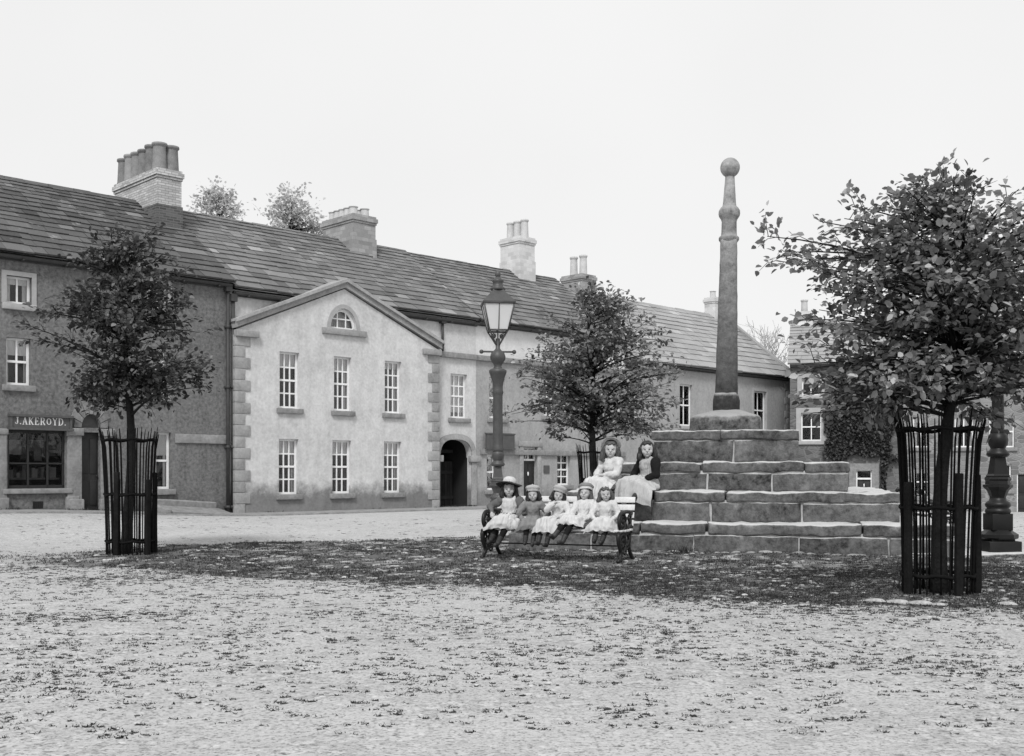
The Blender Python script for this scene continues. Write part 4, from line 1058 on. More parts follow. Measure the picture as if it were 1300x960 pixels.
TG = [(-5.83, 16.75), (4.38, 11.3), (2.13, 27.3)]
tree_guard(TG[0], 'iron paling guard round the small tree in front of the shop at left', .335, .4, 1.92, 1)
tree_guard(TG[1], 'largest iron paling guard, round the leafy tree nearest the camera at right', .34, .41, 1.86, 2, 31, (-2.75, -1.4, -.25))
tree_guard(TG[2], 'distant iron paling guard half hidden behind the seated girls and steps', .42, .5, 1.95, 3)

# ================================================================== trees
M_BARK = m_plain('dark_bark', .022, .5, 7, .95, .1, 30, .8, .02)
M_LF1 = m_leaf('lime_leaves', .06, 1.0); M_LF2 = m_leaf('near_tree_leaves', .15, 1.0, .45); M_LF3 = m_leaf('middle_tree_leaves', .17, .8); M_LF4 = m_leaf('distant_leaves', .5, .2, .5)  # distant leaves carry the air haze in their pale colour
def leaves(name, C, D, size, tint, mat, parent):
    """C centres (n,3), D outward/tip direction; two folded half-blades of four corners each"""
    n = len(C)
    tip = D + rng.normal(0, .45, (n,3)); tip[:,2] -= .35; tip /= np.linalg.norm(tip, axis=1)[:,None]
    up = np.array([0,0,1.0]) + rng.normal(0, .5, (n,3)); side = np.cross(tip, up); side /= (np.linalg.norm(side, axis=1)[:,None]+1e-9)
    nrm = np.cross(side, tip); s = (size*rng.uniform(.65, 1.25, n))[:,None]
    base = C; f = .12
    V = np.stack([base, base+tip*s*.3+side*s*.34+nrm*s*f, base+tip*s*.68+side*s*.28+nrm*s*f, base+tip*s,
                  base+tip*s*.68-side*s*.28+nrm*s*f, base+tip*s*.3-side*s*.34+nrm*s*f], 1).reshape(-1,3)
    o = np.arange(n)[:,None]*6
    Fc = np.concatenate([o+np.array([[0,1,2,3]]), o+np.array([[0,3,4,5]])], 1).reshape(-1,4)
    return np_mesh(name, V, Fc, np.repeat(tint, 2), mat, parent)
def tree(name, loc, label, cat, ztop, zbot, prof, R, trunk_r, nb, nl, lsize, mat, seed, z0=None, spurs=(), group=None, droop=.12, trunk_top=.8, clump=.13, lean=(0,0), base_t=.5):
    r = random.Random(seed); z0 = gz(*loc) if z0 is None else z0
    root = empty(name, (loc[0], loc[1], z0), 0, label, cat, group)
    ztop -= z0; zbot -= z0
    H = ztop - zbot
    def tp(z): t = z/ztop; return Vector((lean[0]*t + .05*math.sin(z*1.7+seed), lean[1]*t + .05*math.cos(z*1.3+seed), z))
    zt = zbot + H*trunk_top
    m = MB(); n = 14
    pts = [tp(zt*i/n - (.12 if i == 0 else 0)) for i in range(n+1)]
    rad = [trunk_r*(1.25 if i == 0 else 1)*lerp(1, .18, (i/n)**1.2) for i in range(n+1)]
    m.tube(pts, rad, 10)
    C = []; D = []; T = []
    targets = []
    for i in range(nb):
        for _ in range(30):
            u = r.random(); az = r.uniform(0, 2*PI)
            rm = R*interp(prof, u)*(1 + .5*noise.noise((math.cos(az)*1.6, math.sin(az)*1.6, u*3+seed)))
            f = r.random()**.42
            if r.random() < interp(prof, u)+.15: break
        targets.append((Vector((math.cos(az)*rm*f, math.sin(az)*rm*f, zbot + H*u)) + tp(zbot+H*u)*Vector((1,1,0)).length*0, .9*noise.noise((az*1.1, u*4, seed*2.0)) + .25*(u-.4)))
    for s_ in spurs: targets.append((Vector(s_), .25))
    for (P, tone) in targets:
        hr = math.hypot(P.x, P.y); zs = max(zbot - .12 + H*.3*r.random(), min(zt*.97, P.z - hr*r.uniform(.05, .5)))
        A = tp(zs); Bm = A.lerp(P, .5) + Vector((r.uniform(-.1,.1), r.uniform(-.1,.1), hr*.12))*1.0
        def q(t): return A*(1-t)**2 + Bm*2*t*(1-t) + P*t*t
        k = 6; bp = [q(i/k) for i in range(k+1)]; br = max(.006, trunk_r*.28*min(1.2, hr/R+.2))
        m.tube(bp, [lerp(br, .004, (i/k)**.8) for i in range(k+1)], 5)
        dout = (P-A).normalized()
        # twigs with leaves along the outer branch
        nt_ = max(3, int(nl/7)); L = (P-A).length
        for _ in range(nt_):
            t = r.uniform(.35, 1.05); b = q(min(1, t)) + (dout*(t-1)*L if t > 1 else Vector())
            dr_ = (dout*.8 + Vector((r.gauss(0,.7), r.gauss(0,.7), r.gauss(.1,.45)))).normalized(); tl = clump*r.uniform(.8, 2.4)
            m.tube([b, b + dr_*tl*.5 + Vector((0,0,.02)), b + dr_*tl - Vector((0,0,droop*tl))], [.005,.004,.002], 3, cap=False)
            for j in range(7):
                ff = r.uniform(.15, 1.1); c = b + dr_*tl*ff + Vector((r.gauss(0,clump*.33), r.gauss(0,clump*.33), r.gauss(0,clump*.25)))
                C.append(c); D.append(dr_); T.append(min(2.2, max(.12, base_t + tone + (r.gauss(-.12, .2) if r.random() > .13 else r.uniform(.8,2.2)) + .2*(P.z/ztop-.5))))  # sky brightness painted in: leaf tint lightens up the crown
    m.obj('trunk', M_BARK, root)
    C = np.array(C); D = np.array(D)
    leaves('crown', C, D, lsize, np.array(T), mat, root)
    return root
tree('street_tree', (TG[0][0], TG[0][1]), 'small dark leafy tree in an iron guard in front of the shop house', 'tree', 4.85, 2.2,
     [(0,.45),(.12,.85),(.3,1),(.5,.95),(.65,.72),(.85,.55),(1,.25)], 1.28, .085, 140, 56, .082, M_LF1, 11, group='young trees in iron guards', clump=.13, lean=(-.1, 0))
tree('street_tree', (TG[1][0], TG[1][1]), 'biggest nearest tree, dark spreading leaves running off the right edge', 'tree', 4.22, 1.95,
     [(0,.75),(.1,1),(.2,.95),(.35,.78),(.5,.8),(.7,.86),(.86,.62),(1,.25)], 1.72, .085, 250, 52, .08, M_LF2, 22, group='young trees in iron guards', clump=.14,
     spurs=[(-1.8,-.2,3.62),(-1.55,.0,3.5),(-1.3,-.3,3.3),(.0,0,4.35),(1.3,.2,4.1),(-.9,0,3.75),(1.5,.1,3.7),(1.9,0,3.3),(1.9,.2,2.7),(1.6,.1,3.1),(-1.2,.1,1.85),(-.8,-.2,1.8),(.6,-.2,1.75),(1.1,.2,1.8),(1.7,0,2.0),(-1.0,.3,1.9),(.3,-.4,1.8),(-.5,.1,1.85),(-1.5,-.2,2.25),(-1.3,.3,2.05),(-1.4,.0,2.35),(-1.2,-.3,2.0)], lean=(.3, 0))
tree('street_tree', (TG[2][0], TG[2][1]), 'mid distance round leafy tree behind the bench and left of the cross', 'tree', 5.85, 2.05,
     [(0,.5),(.1,.9),(.25,1),(.45,.95),(.65,.78),(.82,.5),(1,.15)], 2.15, .11, 190, 56, .108, M_LF3, 33, group='young trees in iron guards', clump=.19, lean=(-.25, 0))
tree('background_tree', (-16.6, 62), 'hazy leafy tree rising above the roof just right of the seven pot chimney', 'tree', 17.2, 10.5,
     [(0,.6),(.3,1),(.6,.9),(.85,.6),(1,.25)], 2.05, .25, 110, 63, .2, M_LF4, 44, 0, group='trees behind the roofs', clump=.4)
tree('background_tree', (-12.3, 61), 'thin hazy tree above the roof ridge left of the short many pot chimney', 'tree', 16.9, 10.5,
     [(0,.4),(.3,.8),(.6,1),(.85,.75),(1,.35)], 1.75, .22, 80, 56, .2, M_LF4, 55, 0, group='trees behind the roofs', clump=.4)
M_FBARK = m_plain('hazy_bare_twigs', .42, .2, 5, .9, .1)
def bare_tree(loc, label, h, seed):
    r = random.Random(seed); root = empty('bare_tree', (loc[0], loc[1], -.6), 0, label, 'tree'); tr = MB(); tw = MB()
    tr.tube([(0,0,0),(.1,0,h*.3),(0,.1,h*.6)], [.22,.17,.1], 8)
    def grow(p, d, L, rad, depth):
        e = p + d*L; mid = p.lerp(e, .5) + Vector((r.gauss(0,.06), r.gauss(0,.06), 0))*L
        tw.tube([p, mid, e], [rad, rad*.85, rad*.65], 5 if depth > 1 else 3, cap=False)
        if depth:
            for _ in range(3):
                grow(e if r.random() < .7 else mid, (d + Vector((r.gauss(0,.45), r.gauss(0,.45), r.gauss(.12,.25)))).normalized(), L*r.uniform(.6,.85), max(.014, rad*.6), depth-1)
    for _ in range(5): grow(Vector((0,.05,h*r.uniform(.4,.6))), Vector((r.gauss(0,.4), r.gauss(0,.4), 1)).normalized(), h*.17, .07, 4)
    tr.obj('trunk', M_FBARK, root); tw.obj('branches', M_FBARK, root)
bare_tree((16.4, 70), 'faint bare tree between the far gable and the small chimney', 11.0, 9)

# ================================================================== ivy on the far house
M_IVY = m_leaf('ivy_leaves', .045, .9, .15)
ivy = empty('ivy', (OB.x, OB.y, -.5), math.atan2(DB.y, DB.x), 'dark ivy spread over the front of the stone house round its door', 'ivy')
C = []; T = []; r = random.Random(77); stem = MB()
tdoor = fac(1097, 600, **KB)[0]; wb0 = fac(1045, 600, **KB)[0]
while len(C) < 7500:
    t, z = r.uniform(wb0-.2, LB+.1), r.uniform(.2, 6.6)
    nn = noise.noise((t*.9, z*.6, 4)) + .5*noise.noise((t*2.5, z*2.5, 8))
    edge = min((t-wb0-.15)/.5, (LB-.35-t)/.5, (6.3-z)/.6)
    if abs(t-tdoor) < .72 and z < 2.5: continue
    if any(o_[0]-.25 < t < o_[1]+.25 and o_[2]-.1 < z-.5 < o_[3]+.3 for o_ in [op(1104,1128,480,502,0,**KB), op(1018,1041,480,502,0,**KB)]): continue
    if z < 2.6 and t < tdoor and nn < .1: continue
    if edge + nn*1.3 < .1 or r.random() > .75+nn*.6: continue
    C.append((t, -.06-r.random()*.12 - .1*max(0, nn), z)); T.append(min(1.2, max(0, .42+.45*nn+r.gauss(0,.22))))
for k in range(9):
    x = lerp(wb0+.5, LB-.6, k/8); 
    if abs(x-tdoor) < .8: continue
    stem.tube([(x+.15*math.sin(i*1.1+k), -.04, .3+i*.55) for i in range(10)], [.03-.002*i for i in range(10)], 5)
stem.obj('stem', M_BARK, ivy)
leaves('foliage', np.array(C), np.tile(np.array([[0,-.35,-.6]]), (len(C),1)), .15, np.array(T), M_IVY, ivy)

# ================================================================== bench
M_SLAT = m_plain('pale_bench_paint', .62, .25, 5, .6, .3, 40, .2, .005)
M_CAST = m_plain('cast_iron', .015, .5, 12, .45, .3, 60, .3, .003)
def bench(loc, rz, L, label):
    root = empty('bench', (loc[0], loc[1], gz(*loc)), rz, label, 'bench', 'slatted benches round the cross')
    h = L/2
    for i, y in enumerate((-.235, -.1, .035, .165)):
        m = MB(); m.bbox(-h-.04, h+.04, y-.058, y+.058, .415+.012*abs(y)*2, .445+.012*abs(y)*2, .008, n=(6,1,1), amp=.004, seed=i); m.obj('seat_slat', M_SLAT, root)
    for i, (y, z) in enumerate(((.245,.53),(.275,.64),(.305,.75),(.33,.86))):
        m = MB(); M4 = Matrix.Translation((0,y,z)) @ Matrix.Rotation(math.radians(-15), 4, 'X'); m.bbox(-h-.04, h+.04, -.012, .012, -.043, .043, .006, 0, .5, M4, (6,1,1), .003, i); m.obj('back_slat', M_SLAT, root)
    for x in (-h, h):
        m = MB()
        def T(pts, r=.018): m.tube([(x, p[0]*1.12-.02, p[1]) for p in pts], r*1.3, 7)
        def ring(cy, cz, r_, th=.014, a0=0, a1=2*PI, n=20): T([(cy+r_*math.cos(lerp(a0,a1,i/n)), cz+r_*math.sin(lerp(a0,a1,i/n))) for i in range(n+1)], th)
        # front leg, rear leg, seat rail, back upright with a scrolled head
        T([(-.27,.42),(-.31,.36),(-.29,.26),(-.22,.17),(-.2,.1),(-.27,.03),(-.32,.015)], .022); T([(.2,.42),(.17,.3),(.13,.2),(.2,.1),(.29,.02),(.34,.015)], .022)
        T([(-.3,.405),(.22,.405)], .02); T([(.18,.4),(.24,.5),(.3,.7),(.36,.9),(.41,.93),(.43,.89),(.4,.86)], .026)
        # arm: from the back over to a round boss in front
        T([(.29,.66),(.18,.69),(.05,.7),(-.1,.69),(-.22,.66)], .022)
        ring(-.15,.565,.125,.02); ring(-.15,.565,.07,.012)
        for k in range(8): a_ = 2*PI*k/8; T([(-.15+.05*math.cos(a_),.565+.05*math.sin(a_)),(-.15+.12*math.cos(a_),.565+.12*math.sin(a_))], .009)
        m.ell((x,-.15,.565),(.03,.035,.035),10,6)
        # fretwork under the seat: wheel of scrolls
        ring(-.14,.26,.13,.018); ring(-.14,.26,.05,.012); ring(.04,.3,.085,.014); ring(.08,.52,.09,.013); ring(.17,.6,.05,.01)
        for k in range(6): a_ = 2*PI*k/6+.3; ring(-.14+.085*math.cos(a_), .26+.085*math.sin(a_), .033, .009, n=10)
        T([(-.2,.12),(-.05,.15),(.13,.2)], .016); ring(-.02,.14,.05,.01, n=12); ring(.0,.47,.06,.01, n=12)
        m.obj('end_frame', M_CAST, root)
    m = MB(); m.tube([(-h,.13,.2),(h,.13,.2)], .011, 6); m.obj('tie_rod', M_CAST, root)
    return root
BR = math.radians(-23); BL = (.66, 16.0)
bench(BL, BR, 2.08, 'pale slatted bench with ornate cast iron ends, crowded with little girls')
bench((8.35, 21.9), math.radians(84), 1.7, 'slatted bench seen end on beyond the right corner of the steps')

# ================================================================== grass, weeds, stones
M_GRASS = m_leaf('verge_grass', .035, .9, .2); M_WEED = m_leaf('cobble_weeds', .035, .8, .1)
def blades(name, P, h, wdt, spread, tint, mat):
    n = len(P); a_ = rng.uniform(0, 2*PI, n); sd_ = np.stack([np.cos(a_), np.sin(a_), np.zeros(n)], 1)*(wdt*rng.uniform(.6,1.4,n))[:,None]
    tip = np.stack([rng.normal(0, spread, n), rng.normal(0, spread, n), h*rng.uniform(.5,1.3,n)], 1)
    V = np.stack([P-sd_, P+sd_, P+tip], 1).reshape(-1,3); Fc = np.arange(n*3).reshape(-1,3)
    return np_mesh(name, V, Fc, tint, mat)
P = []; T = []; r = random.Random(8)
while len(P) < 90000:
    X, Y = r.uniform(-10.5, 11), r.uniform(8.8, 23.5)
    if abs(X)/Y > .55: continue
    v_ = verge(X, Y)
    cl_ = noise.noise((X*2.6, Y*2.6, 2.2))
    if r.random() > v_*(.55 + .9*cl_): continue
    q = Vector((X-XC.x, Y-XC.y)); q.rotate(Matrix.Rotation(-XR, 2))
    if -3.3 < q.x < 3.45 and -3.45 < q.y < 3.45: continue
    z = gz(X, Y)
    for _ in range(5):
        P.append((X+r.gauss(0,.02), Y+r.gauss(0,.02), z-.004)); T.append(min(1.2, max(0, .42+.6*noise.noise((X*1.2,Y*1.2,31.))+r.gauss(0,.22))))
tag(blades('grass', np.array(P), .026, .006, .016, np.array(T), M_GRASS), 'worn short grass round the cross and tree guards', 'grass', kind='stuff')
P = []; T = []; n = 0; dirt = []
while n < 13000:
    Y = 5.2 + 9.5*r.random()**.8 if r.random() < .8 else r.uniform(16, 30); X = r.uniform(-.5, .5)*Y
    lowY = interp(LOW, X); d = lowY - Y
    cl_ = noise.noise((X*.55, Y*.9, 41.0)) + .5*noise.noise((X*2.2, Y*2.2, 44.))
    near = sm(1 - d/1.4) if d > 0 else (.4 if Y > 16 else 1)
    right = sm((X+1.5)/3)
    if r.random() > .16 + .75*max(0, cl_) + .55*near*(.35+.65*right): continue
    if Y > 15 and (r.random() > .45 or -7 < X and interp(UPP, X) > Y): continue
    z = gz(X, Y); w_ = r.uniform(.008, .042)*(.5+.5*Y/12); n += 1; tn = r.gauss(.4, .25)
    if r.random() < .8: dirt.append((X, Y, w_*r.uniform(.5,1.0)))
    for _ in range(r.randint(5, 16)):
        P.append((X+r.gauss(0, w_), Y+r.gauss(0, w_*.7), z-.002)); T.append(min(1.1, max(0, tn + r.gauss(0,.15))))
tag(blades('weed_tufts', np.array(P), .012, .0055, .011, np.array(T), M_WEED), 'tiny weed tufts and leaf litter between the cobbles', 'weeds', kind='stuff')
M_PEB = m_plain('pale_pebbles', .36, .5, 12, .95, .1, tint=.35)
mb = MB()
def pebble(mb, X, Y, s, sink=.5, t=.5, hh=.5):
    r_ = random.Random(int(X*1000+Y*77)); vs = []; ang = r_.uniform(0, PI)
    for i in range(4):
        th = PI*(i+.5)/8
        for k in range(7):
            a_ = 2*PI*k/7; q = s*math.cos(th*.98)*(1+.25*math.sin(a_*2+ang)+r_.uniform(-.12,.12)); vs.append((X+q*math.cos(a_+ang)*1.2, Y+q*math.sin(a_+ang)*.85, gz(X,Y)-s*.15+s*hh*math.sin(th)))
    fs = [(i*7+k, i*7+(k+1)%7, (i+1)*7+(k+1)%7, (i+1)*7+k) for i in range(3) for k in range(7)] + [tuple(21+k for k in range(7))]
    mb.add(vs, fs, 0, t, None, True)
m_dirt = m_plain('dark_litter', .04, .6, 14, .95, .1, tint=.4); md_ = MB()
for (X, Y, s) in dirt: pebble(md_, X, Y, max(.012, s), t=r.random(), hh=.28)
tag(md_.obj('leaf_litter', m_dirt), 'dark specks of dirt and fallen leaves on the pale cobbles', 'litter', kind='stuff')
n = 0
while n < 700:
    X, Y = r.uniform(-9.5, 10), r.uniform(8.8, 22)
    if abs(X)/Y > .52: continue
    if r.random() > (verge(X,Y)*.8 + .05) or noise.noise((X*1.7,Y*1.7,61.)) < -.1: continue
    q = Vector((X-XC.x, Y-XC.y)); q.rotate(Matrix.Rotation(-XR, 2))
    if -3.3 < q.x < 3.5 and -3.5 < q.y < 3.5: continue
    pebble(mb, X, Y, r.uniform(.015, .05), t=r.random()); n += 1
n = 0
while n < 2200:
    Y = 5 + 10*r.random(); X = r.uniform(-.5,.5)*Y; pebble(mb, X, Y, r.uniform(.008, .026), t=r.uniform(.2,.9), hh=.4); n += 1
tag(mb.obj('pebbles', M_PEB), 'small pale stones scattered over the turf and cobbles', 'pebbles', kind='stuff')
STONES = [(1112, 766, .17, 'pale flat stone at the left of the row edging the big tree guard'), (1141, 768, .19, 'pale flat stone second from the left below the big tree guard'), (1170, 770, .2, 'broad pale flat stone directly below the big tree guard'),
          (1192, 772, .12, 'small pale stone at the right of the row below the big tree guard'), (1279, 771, .16, 'pale flat stone in the turf at the right edge'), (1222, 756, .05, 'little white pebble at the right foot of the big tree guard'), (169, 721, .05, 'little white stone in front of the left tree guard')]
for (px, py, s, lab) in STONES:
    Y = 1394*CH/(py-600); X = (px-650)/F*Y; mb = MB(); pebble(mb, 0, 0, s*.52, hh=.4); mb.v = [(a_[0], a_[1], a_[2]-gz(0,0)) for a_ in mb.v]
    o = mb.obj('flat_stone', M_PEB, loc=(X, Y, gz(X, Y)+.01)); tag(o, lab, 'stone', 'pale stones in the turf')
# rough footing stones and a weed against the lowest step
mb = MB()
for i in range(34):
    u = -3.4 + 6.9*i/33 + r.uniform(-.08,.08); q = Vector((u, -3.5-r.uniform(.05,.22))); q.rotate(Matrix.Rotation(XR, 2)); X, Y = q.x+XC.x, q.y+XC.y
    pebble(mb, X, Y, r.uniform(.04,.12), t=r.random()*.6, hh=.4)
tag(mb.obj('footing_stones', M_QUOIN), 'loose rough stones along the foot of the lowest cross step', 'stones', kind='stuff')
for (px, py, n_, lab) in ((868, 702, 60, 'dark weed clump growing against the lowest step'), (1165, 748, 90, 'long dark grass clump at the left foot of the big tree guard'), (1228, 748, 80, 'dark grass clump at the right foot of the big tree guard')):
    Y = 1394*CH/(py-600); X = (px-650)/F*Y; C = np.array([(r.gauss(0,.09), r.gauss(0,.05), 0) for _ in range(n_)])
    o = blades('grass_clump', C, .16, .008, .06, rng.uniform(0,.6,n_), M_GRASS); o.location = (X, Y, gz(X,Y)-.01); tag(o, lab, 'weed clump', 'grass clumps')

P = []; T = []
for i in range(2600):
    s_ = r.uniform(-17.5, 26); 
    if noise.noise((s_*.7, 3.0, 1.0)) < -.05: continue
    q = Pw(s_, abs(r.gauss(.04, .09))+.03)
    for _ in range(4): P.append((q[0]+r.gauss(0,.03), q[1]+r.gauss(0,.03), gz(*q)+.05)); T.append(max(.1, r.gauss(.5,.25)))
tag(blades('wall_weeds', np.array(P), .07, .012, .03, np.array(T), M_GRASS), 'thin weeds growing along the foot of the house fronts', 'weeds', kind='stuff')
# ================================================================== the seven girls
M_SKIN = m_plain('skin', .41, .2, 8, .6, .3, 30, .05, .002); M_EYE = m_plain('eye', .045, .1, 8, .3, .4); M_LIP = m_plain('lip', .2, .1, 8, .5, .3)
def m_cloth(name, v, stripes=0.0, var=.2):
    m, nt, out = newmat(name); co = objco(nt)
    n1 = noi(nt, co, 9, 5, .6); n2 = noi(nt, co, 90, 2); fo = noi(nt, co, 14, 3, .6, (1.6, 1.6, .35))
    f = mth(nt, 'ADD', 1.0, mth(nt, 'MULTIPLY', mth(nt, 'SUBTRACT', n1, .5), var*1.6)); f = mth(nt, 'ADD', f, mth(nt, 'MULTIPLY', mth(nt, 'SUBTRACT', fo, .5), var))
    if stripes:
        wv = nd(nt, 'ShaderNodeTexWave', Scale=16.0, Distortion=1.2); nt.links.new(co, wv.inputs['Vector'])
        f = mth(nt, 'SUBTRACT', f, mth(nt, 'MULTIPLY', wv.outputs['Fac'], stripes))
    finish(nt, out, mth(nt, 'MAXIMUM', mth(nt, 'MULTIPLY', f, v), .005), .95, mth(nt, 'ADD', fo, mth(nt, 'MULTIPLY', n2, .3)), .5, .015, .1); return m
M_HDARK = m_plain('dark_hair', .02, .5, 20, .5, .4, 80, .5, .006); M_HMID = m_plain('brown_hair', .06, .5, 20, .5, .4, 80, .5, .006)
M_COTTON = m_cloth('white_cotton', .52, 0, .35); M_TWEED = m_cloth('grey_tweed', .2, 0, .5); M_BLACKW = m_cloth('black_wool', .014); M_MIDGREY = m_cloth('grey_wool', .12)
M_PINA = m_cloth('striped_pinafore', .42, .35); M_SKIRT = m_cloth('pale_skirt', .45, .12, .35); M_STOCK = m_cloth('black_stocking', .014); M_BOOT = m_plain('scuffed_boots', .035, .6, 10, .6, .3)
M_STRAW = m_plain('pale_straw_hat', .5, .25, 14, .9, .1, 60, .4, .004); M_TAM = m_plain('pale_wool_hat', .36, .25, 14, .95, .1, 60, .4, .004); M_TAMG = m_plain('grey_wool_hat', .2, .3, 14, .95, .1, 60, .4, .004); M_DARKHAT = m_plain('dark_hat_brim', .05, .4, 14, .9, .1)

def remesh(mb, name, mats, vox, parent, smooth=4, disp=None, matf=None):
    me = bpy.data.meshes.new(name); me.from_pydata(mb.v, [], mb.f); me.update()
    o = bpy.data.objects.new(name, me); COL.objects.link(o)
    md = o.modifiers.new('r', 'REMESH'); md.mode = 'VOXEL'; md.voxel_size = vox
    m2 = o.modifiers.new('s', 'SMOOTH'); m2.factor = .5; m2.iterations = smooth
    dg = bpy.context.evaluated_depsgraph_get(); dg.update()
    me2 = bpy.data.meshes.new_from_object(o.evaluated_get(dg)); me2.name = name
    o.modifiers.clear(); o.data = me2; bpy.data.meshes.remove(me)
    if disp:
        N = [v_.normal.copy() for v_ in me2.vertices]
        for v_, n_ in zip(me2.vertices, N): v_.co = v_.co + n_*disp(v_.co)
    for m in (mats if isinstance(mats, list) else [mats]): me2.materials.append(m)
    if matf:
        me2.polygons.foreach_set('material_index', [matf(p.center) for p in me2.polygons])
    me2.polygons.foreach_set('use_smooth', [True]*len(me2.polygons)); me2.update()
    o.parent = parent
    return o
def ik(s, w, l1, l2, pole):
    d = (w-s); L = min(d.length, (l1+l2)*.995); d.normalize()
    a = (l1*l1 - l2*l2 + L*L)/(2*L); h = math.sqrt(max(0, l1*l1 - a*a))
    p = (pole - d*pole.dot(d)).normalized()
    return s + d*a + p*h, s + d*L

def girl(loc, yaw, S, label, wr, wl, kr, kl, ar, al, head=(0,0,0), hair=M_HDARK, hairlen=.16, hat=None, dress=M_COTTON, sleeve_len=1.0, pina=None, hem=.25, skirt_mat=None, spread=0.0, lean=0.0, sash=None, fill=1.0):
    root = empty('person', loc, yaw, label, 'girl', 'little girls posing at the cross')
    V = lambda *p: Vector(p)*S
    up = lambda p: Vector((p[0], p[1] + lean*(p[2]-.09), p[2]))       # lean back or forward from the hips
    pel, wai, che, nec = V(0,0,.09), V(*up((0,.01,.2))), V(*up((0,.005,.32))), V(*up((0,0,.415)))
    hc = V(*up((0,-.018,.525)))
    HM = Matrix.Translation(hc) @ (Matrix.Rotation(head[0], 4, 'Z') @ Matrix.Rotation(head[1], 4, 'X') @ Matrix.Rotation(head[2], 4, 'Y')) @ Matrix.Scale(.95, 4)
    hp = lambda *p: HM @ (Vector(p)*S)
    sR, sL = V(*up((-.125,.0,.372))), V(*up((.125,.0,.372)))
    eR, wR = ik(sR, V(*wr), .19*S, .165*S, Vector((-1,.55,-.5))); eL, wL = ik(sL, V(*wl), .19*S, .165*S, Vector((1,.55,-.5)))
    hR, hL = V(-.06,-.02,.085), V(.06,-.02,.085); kR, kL, aR, aL = V(*kr), V(*kl), V(*ar), V(*al)
    # ---- body: one continuous skin
    b = MB()
    b.caps(pel, .1*S, wai, .085*S); b.caps(wai, .085*S, che, .095*S); b.caps(sR*.86+che*.14, .05*S, sL*.86+che*.14, .05*S); b.caps(che, .08*S, nec, .04*S); b.caps(nec, .037*S, hp(0,.015,-.05), .036*S)
    for s_, e, w_ in ((sR,eR,wR),(sL,eL,wL)):
        b.caps(s_, .04*S, e, .032*S); b.caps(e, .031*S, w_, .021*S)
        d = (w_-e).normalized(); n_ = Vector((0,0,1)) - d*d.z; n_ = n_.normalized() if n_.length > .1 else Vector((0,1,0)); sd_ = d.cross(n_)
        inn = -1 if s_.x > 0 else 1; sd_ = sd_ if sd_.x*inn > 0 else -sd_
        pc = w_ + d*.035*S; b.caps(w_, .02*S, pc + d*.01*S, .021*S); b.caps(pc - sd_*.014*S, .015*S, pc + sd_*.014*S, .015*S)
        for k, (off, ln) in enumerate(((-.021,.044),(-.007,.054),(.007,.057),(.021,.05))):     # four fingers, curled down, unequal
            p0 = pc + d*.014*S + sd_*off*S; p1 = p0 + (d*.85 - n_*.35)*ln*.5*S; p2 = p1 + (d*.35 - n_*.9)*ln*.55*S
            b.caps(p0, .0075*S, p1, .007*S, 8); b.caps(p1, .007*S, p2, .0058*S, 8)
        t0 = pc - d*.02*S + sd_*.016*S; t1 = t0 + (sd_*.75 + d*.55 - n_*.2)*.028*S; b.caps(t0, .009*S, t1, .008*S, 8); b.caps(t1, .008*S, t1 + (d*.8 - n_*.4)*.022*S, .0065*S, 8)
    for h_, k_, a_ in ((hR,kR,aR),(hL,kL,aL)): b.caps(h_, .072*S, k_, .05*S); b.caps(k_, .047*S, lerp(k_,a_,.35), .045*S); b.caps(lerp(k_,a_,.35), .045*S, a_, .028*S)
    def hell(c, r_):   # ellipsoid in head space
        q = MB(); q.ell(c, r_, 16, 12); b.add([hp(*p) for p in q.v], q.f)
    hell((0,0,.008), (.079,.092,.1)); hell((0,-.026,-.045), (.06,.063,.057)); hell((0,-.058,-.08), (.024,.024,.02))
    for sx in (-1,1): hell((sx*.04,-.052,-.03), (.03,.03,.03)); hell((sx*.079,.008,-.012), (.012,.02,.028)); hell((sx*.03,-.0765,.004), (.0135,.011,.008)); hell((sx*.03,-.079,.026), (.022,.01,.007))
    b.caps(hp(0,-.082,.008), .008*S, hp(0,-.1,-.018), .0125*S, 10); hell((0,-.085,-.05), (.021,.01,.0055)); hell((0,-.083,-.058), (.017,.01,.006))
    HI = HM.inverted()
    def mf(c):
        p = (HI @ c)/S
        if p.y > -.055 or abs(p.z) > .12: return 0
        ax = abs(p.x)
        if ((ax-.029)/.0125)**2 + ((p.z-.004)/.0075)**2 < 1: return 1
        if ((ax-.031)/.017)**2 + ((p.z-.0285)/.003)**2 < 1: return 2
        if (p.x/.02)**2 + ((p.z+.053)/.006)**2 < 1 and p.y < -.07: return 2
        return 0
    remesh(b, 'body', [M_SKIN, M_EYE, M_LIP], .0058*S, root, 2, None, mf)
    # ---- stockings and boots
    m = MB()
    for k_, a_ in ((kR,aR),(kL,aL)): m.caps(k_, .052*S, lerp(k_,a_,.35), .05*S); m.caps(lerp(k_,a_,.35), .05*S, a_, .034*S)
    remesh(m, 'stockings', M_STOCK, .011*S, root, 2)
    for k_, a_ in ((kR,aR),(kL,aL)):
        m = MB(); sh_ = (a_-k_).normalized(); fw = Vector((sh_.x*.3, -1, 0)) - sh_*Vector((sh_.x*.3,-1,0)).dot(sh_)*.55; fw.normalize()
        m.caps(lerp(k_,a_,.72), .043*S, a_, .037*S); m.caps(a_ + sh_*.022*S, .03*S, a_ + sh_*.03*S + fw*.095*S, .028*S); m.caps(a_ + sh_*.04*S - fw*.015*S, .024*S, a_ + sh_*.045*S + fw*.1*S, .019*S)
        remesh(m, 'boot', M_BOOT, .009*S, root, 2)
    # ---- dress
    sd2 = sum(map(ord, label)) % 97
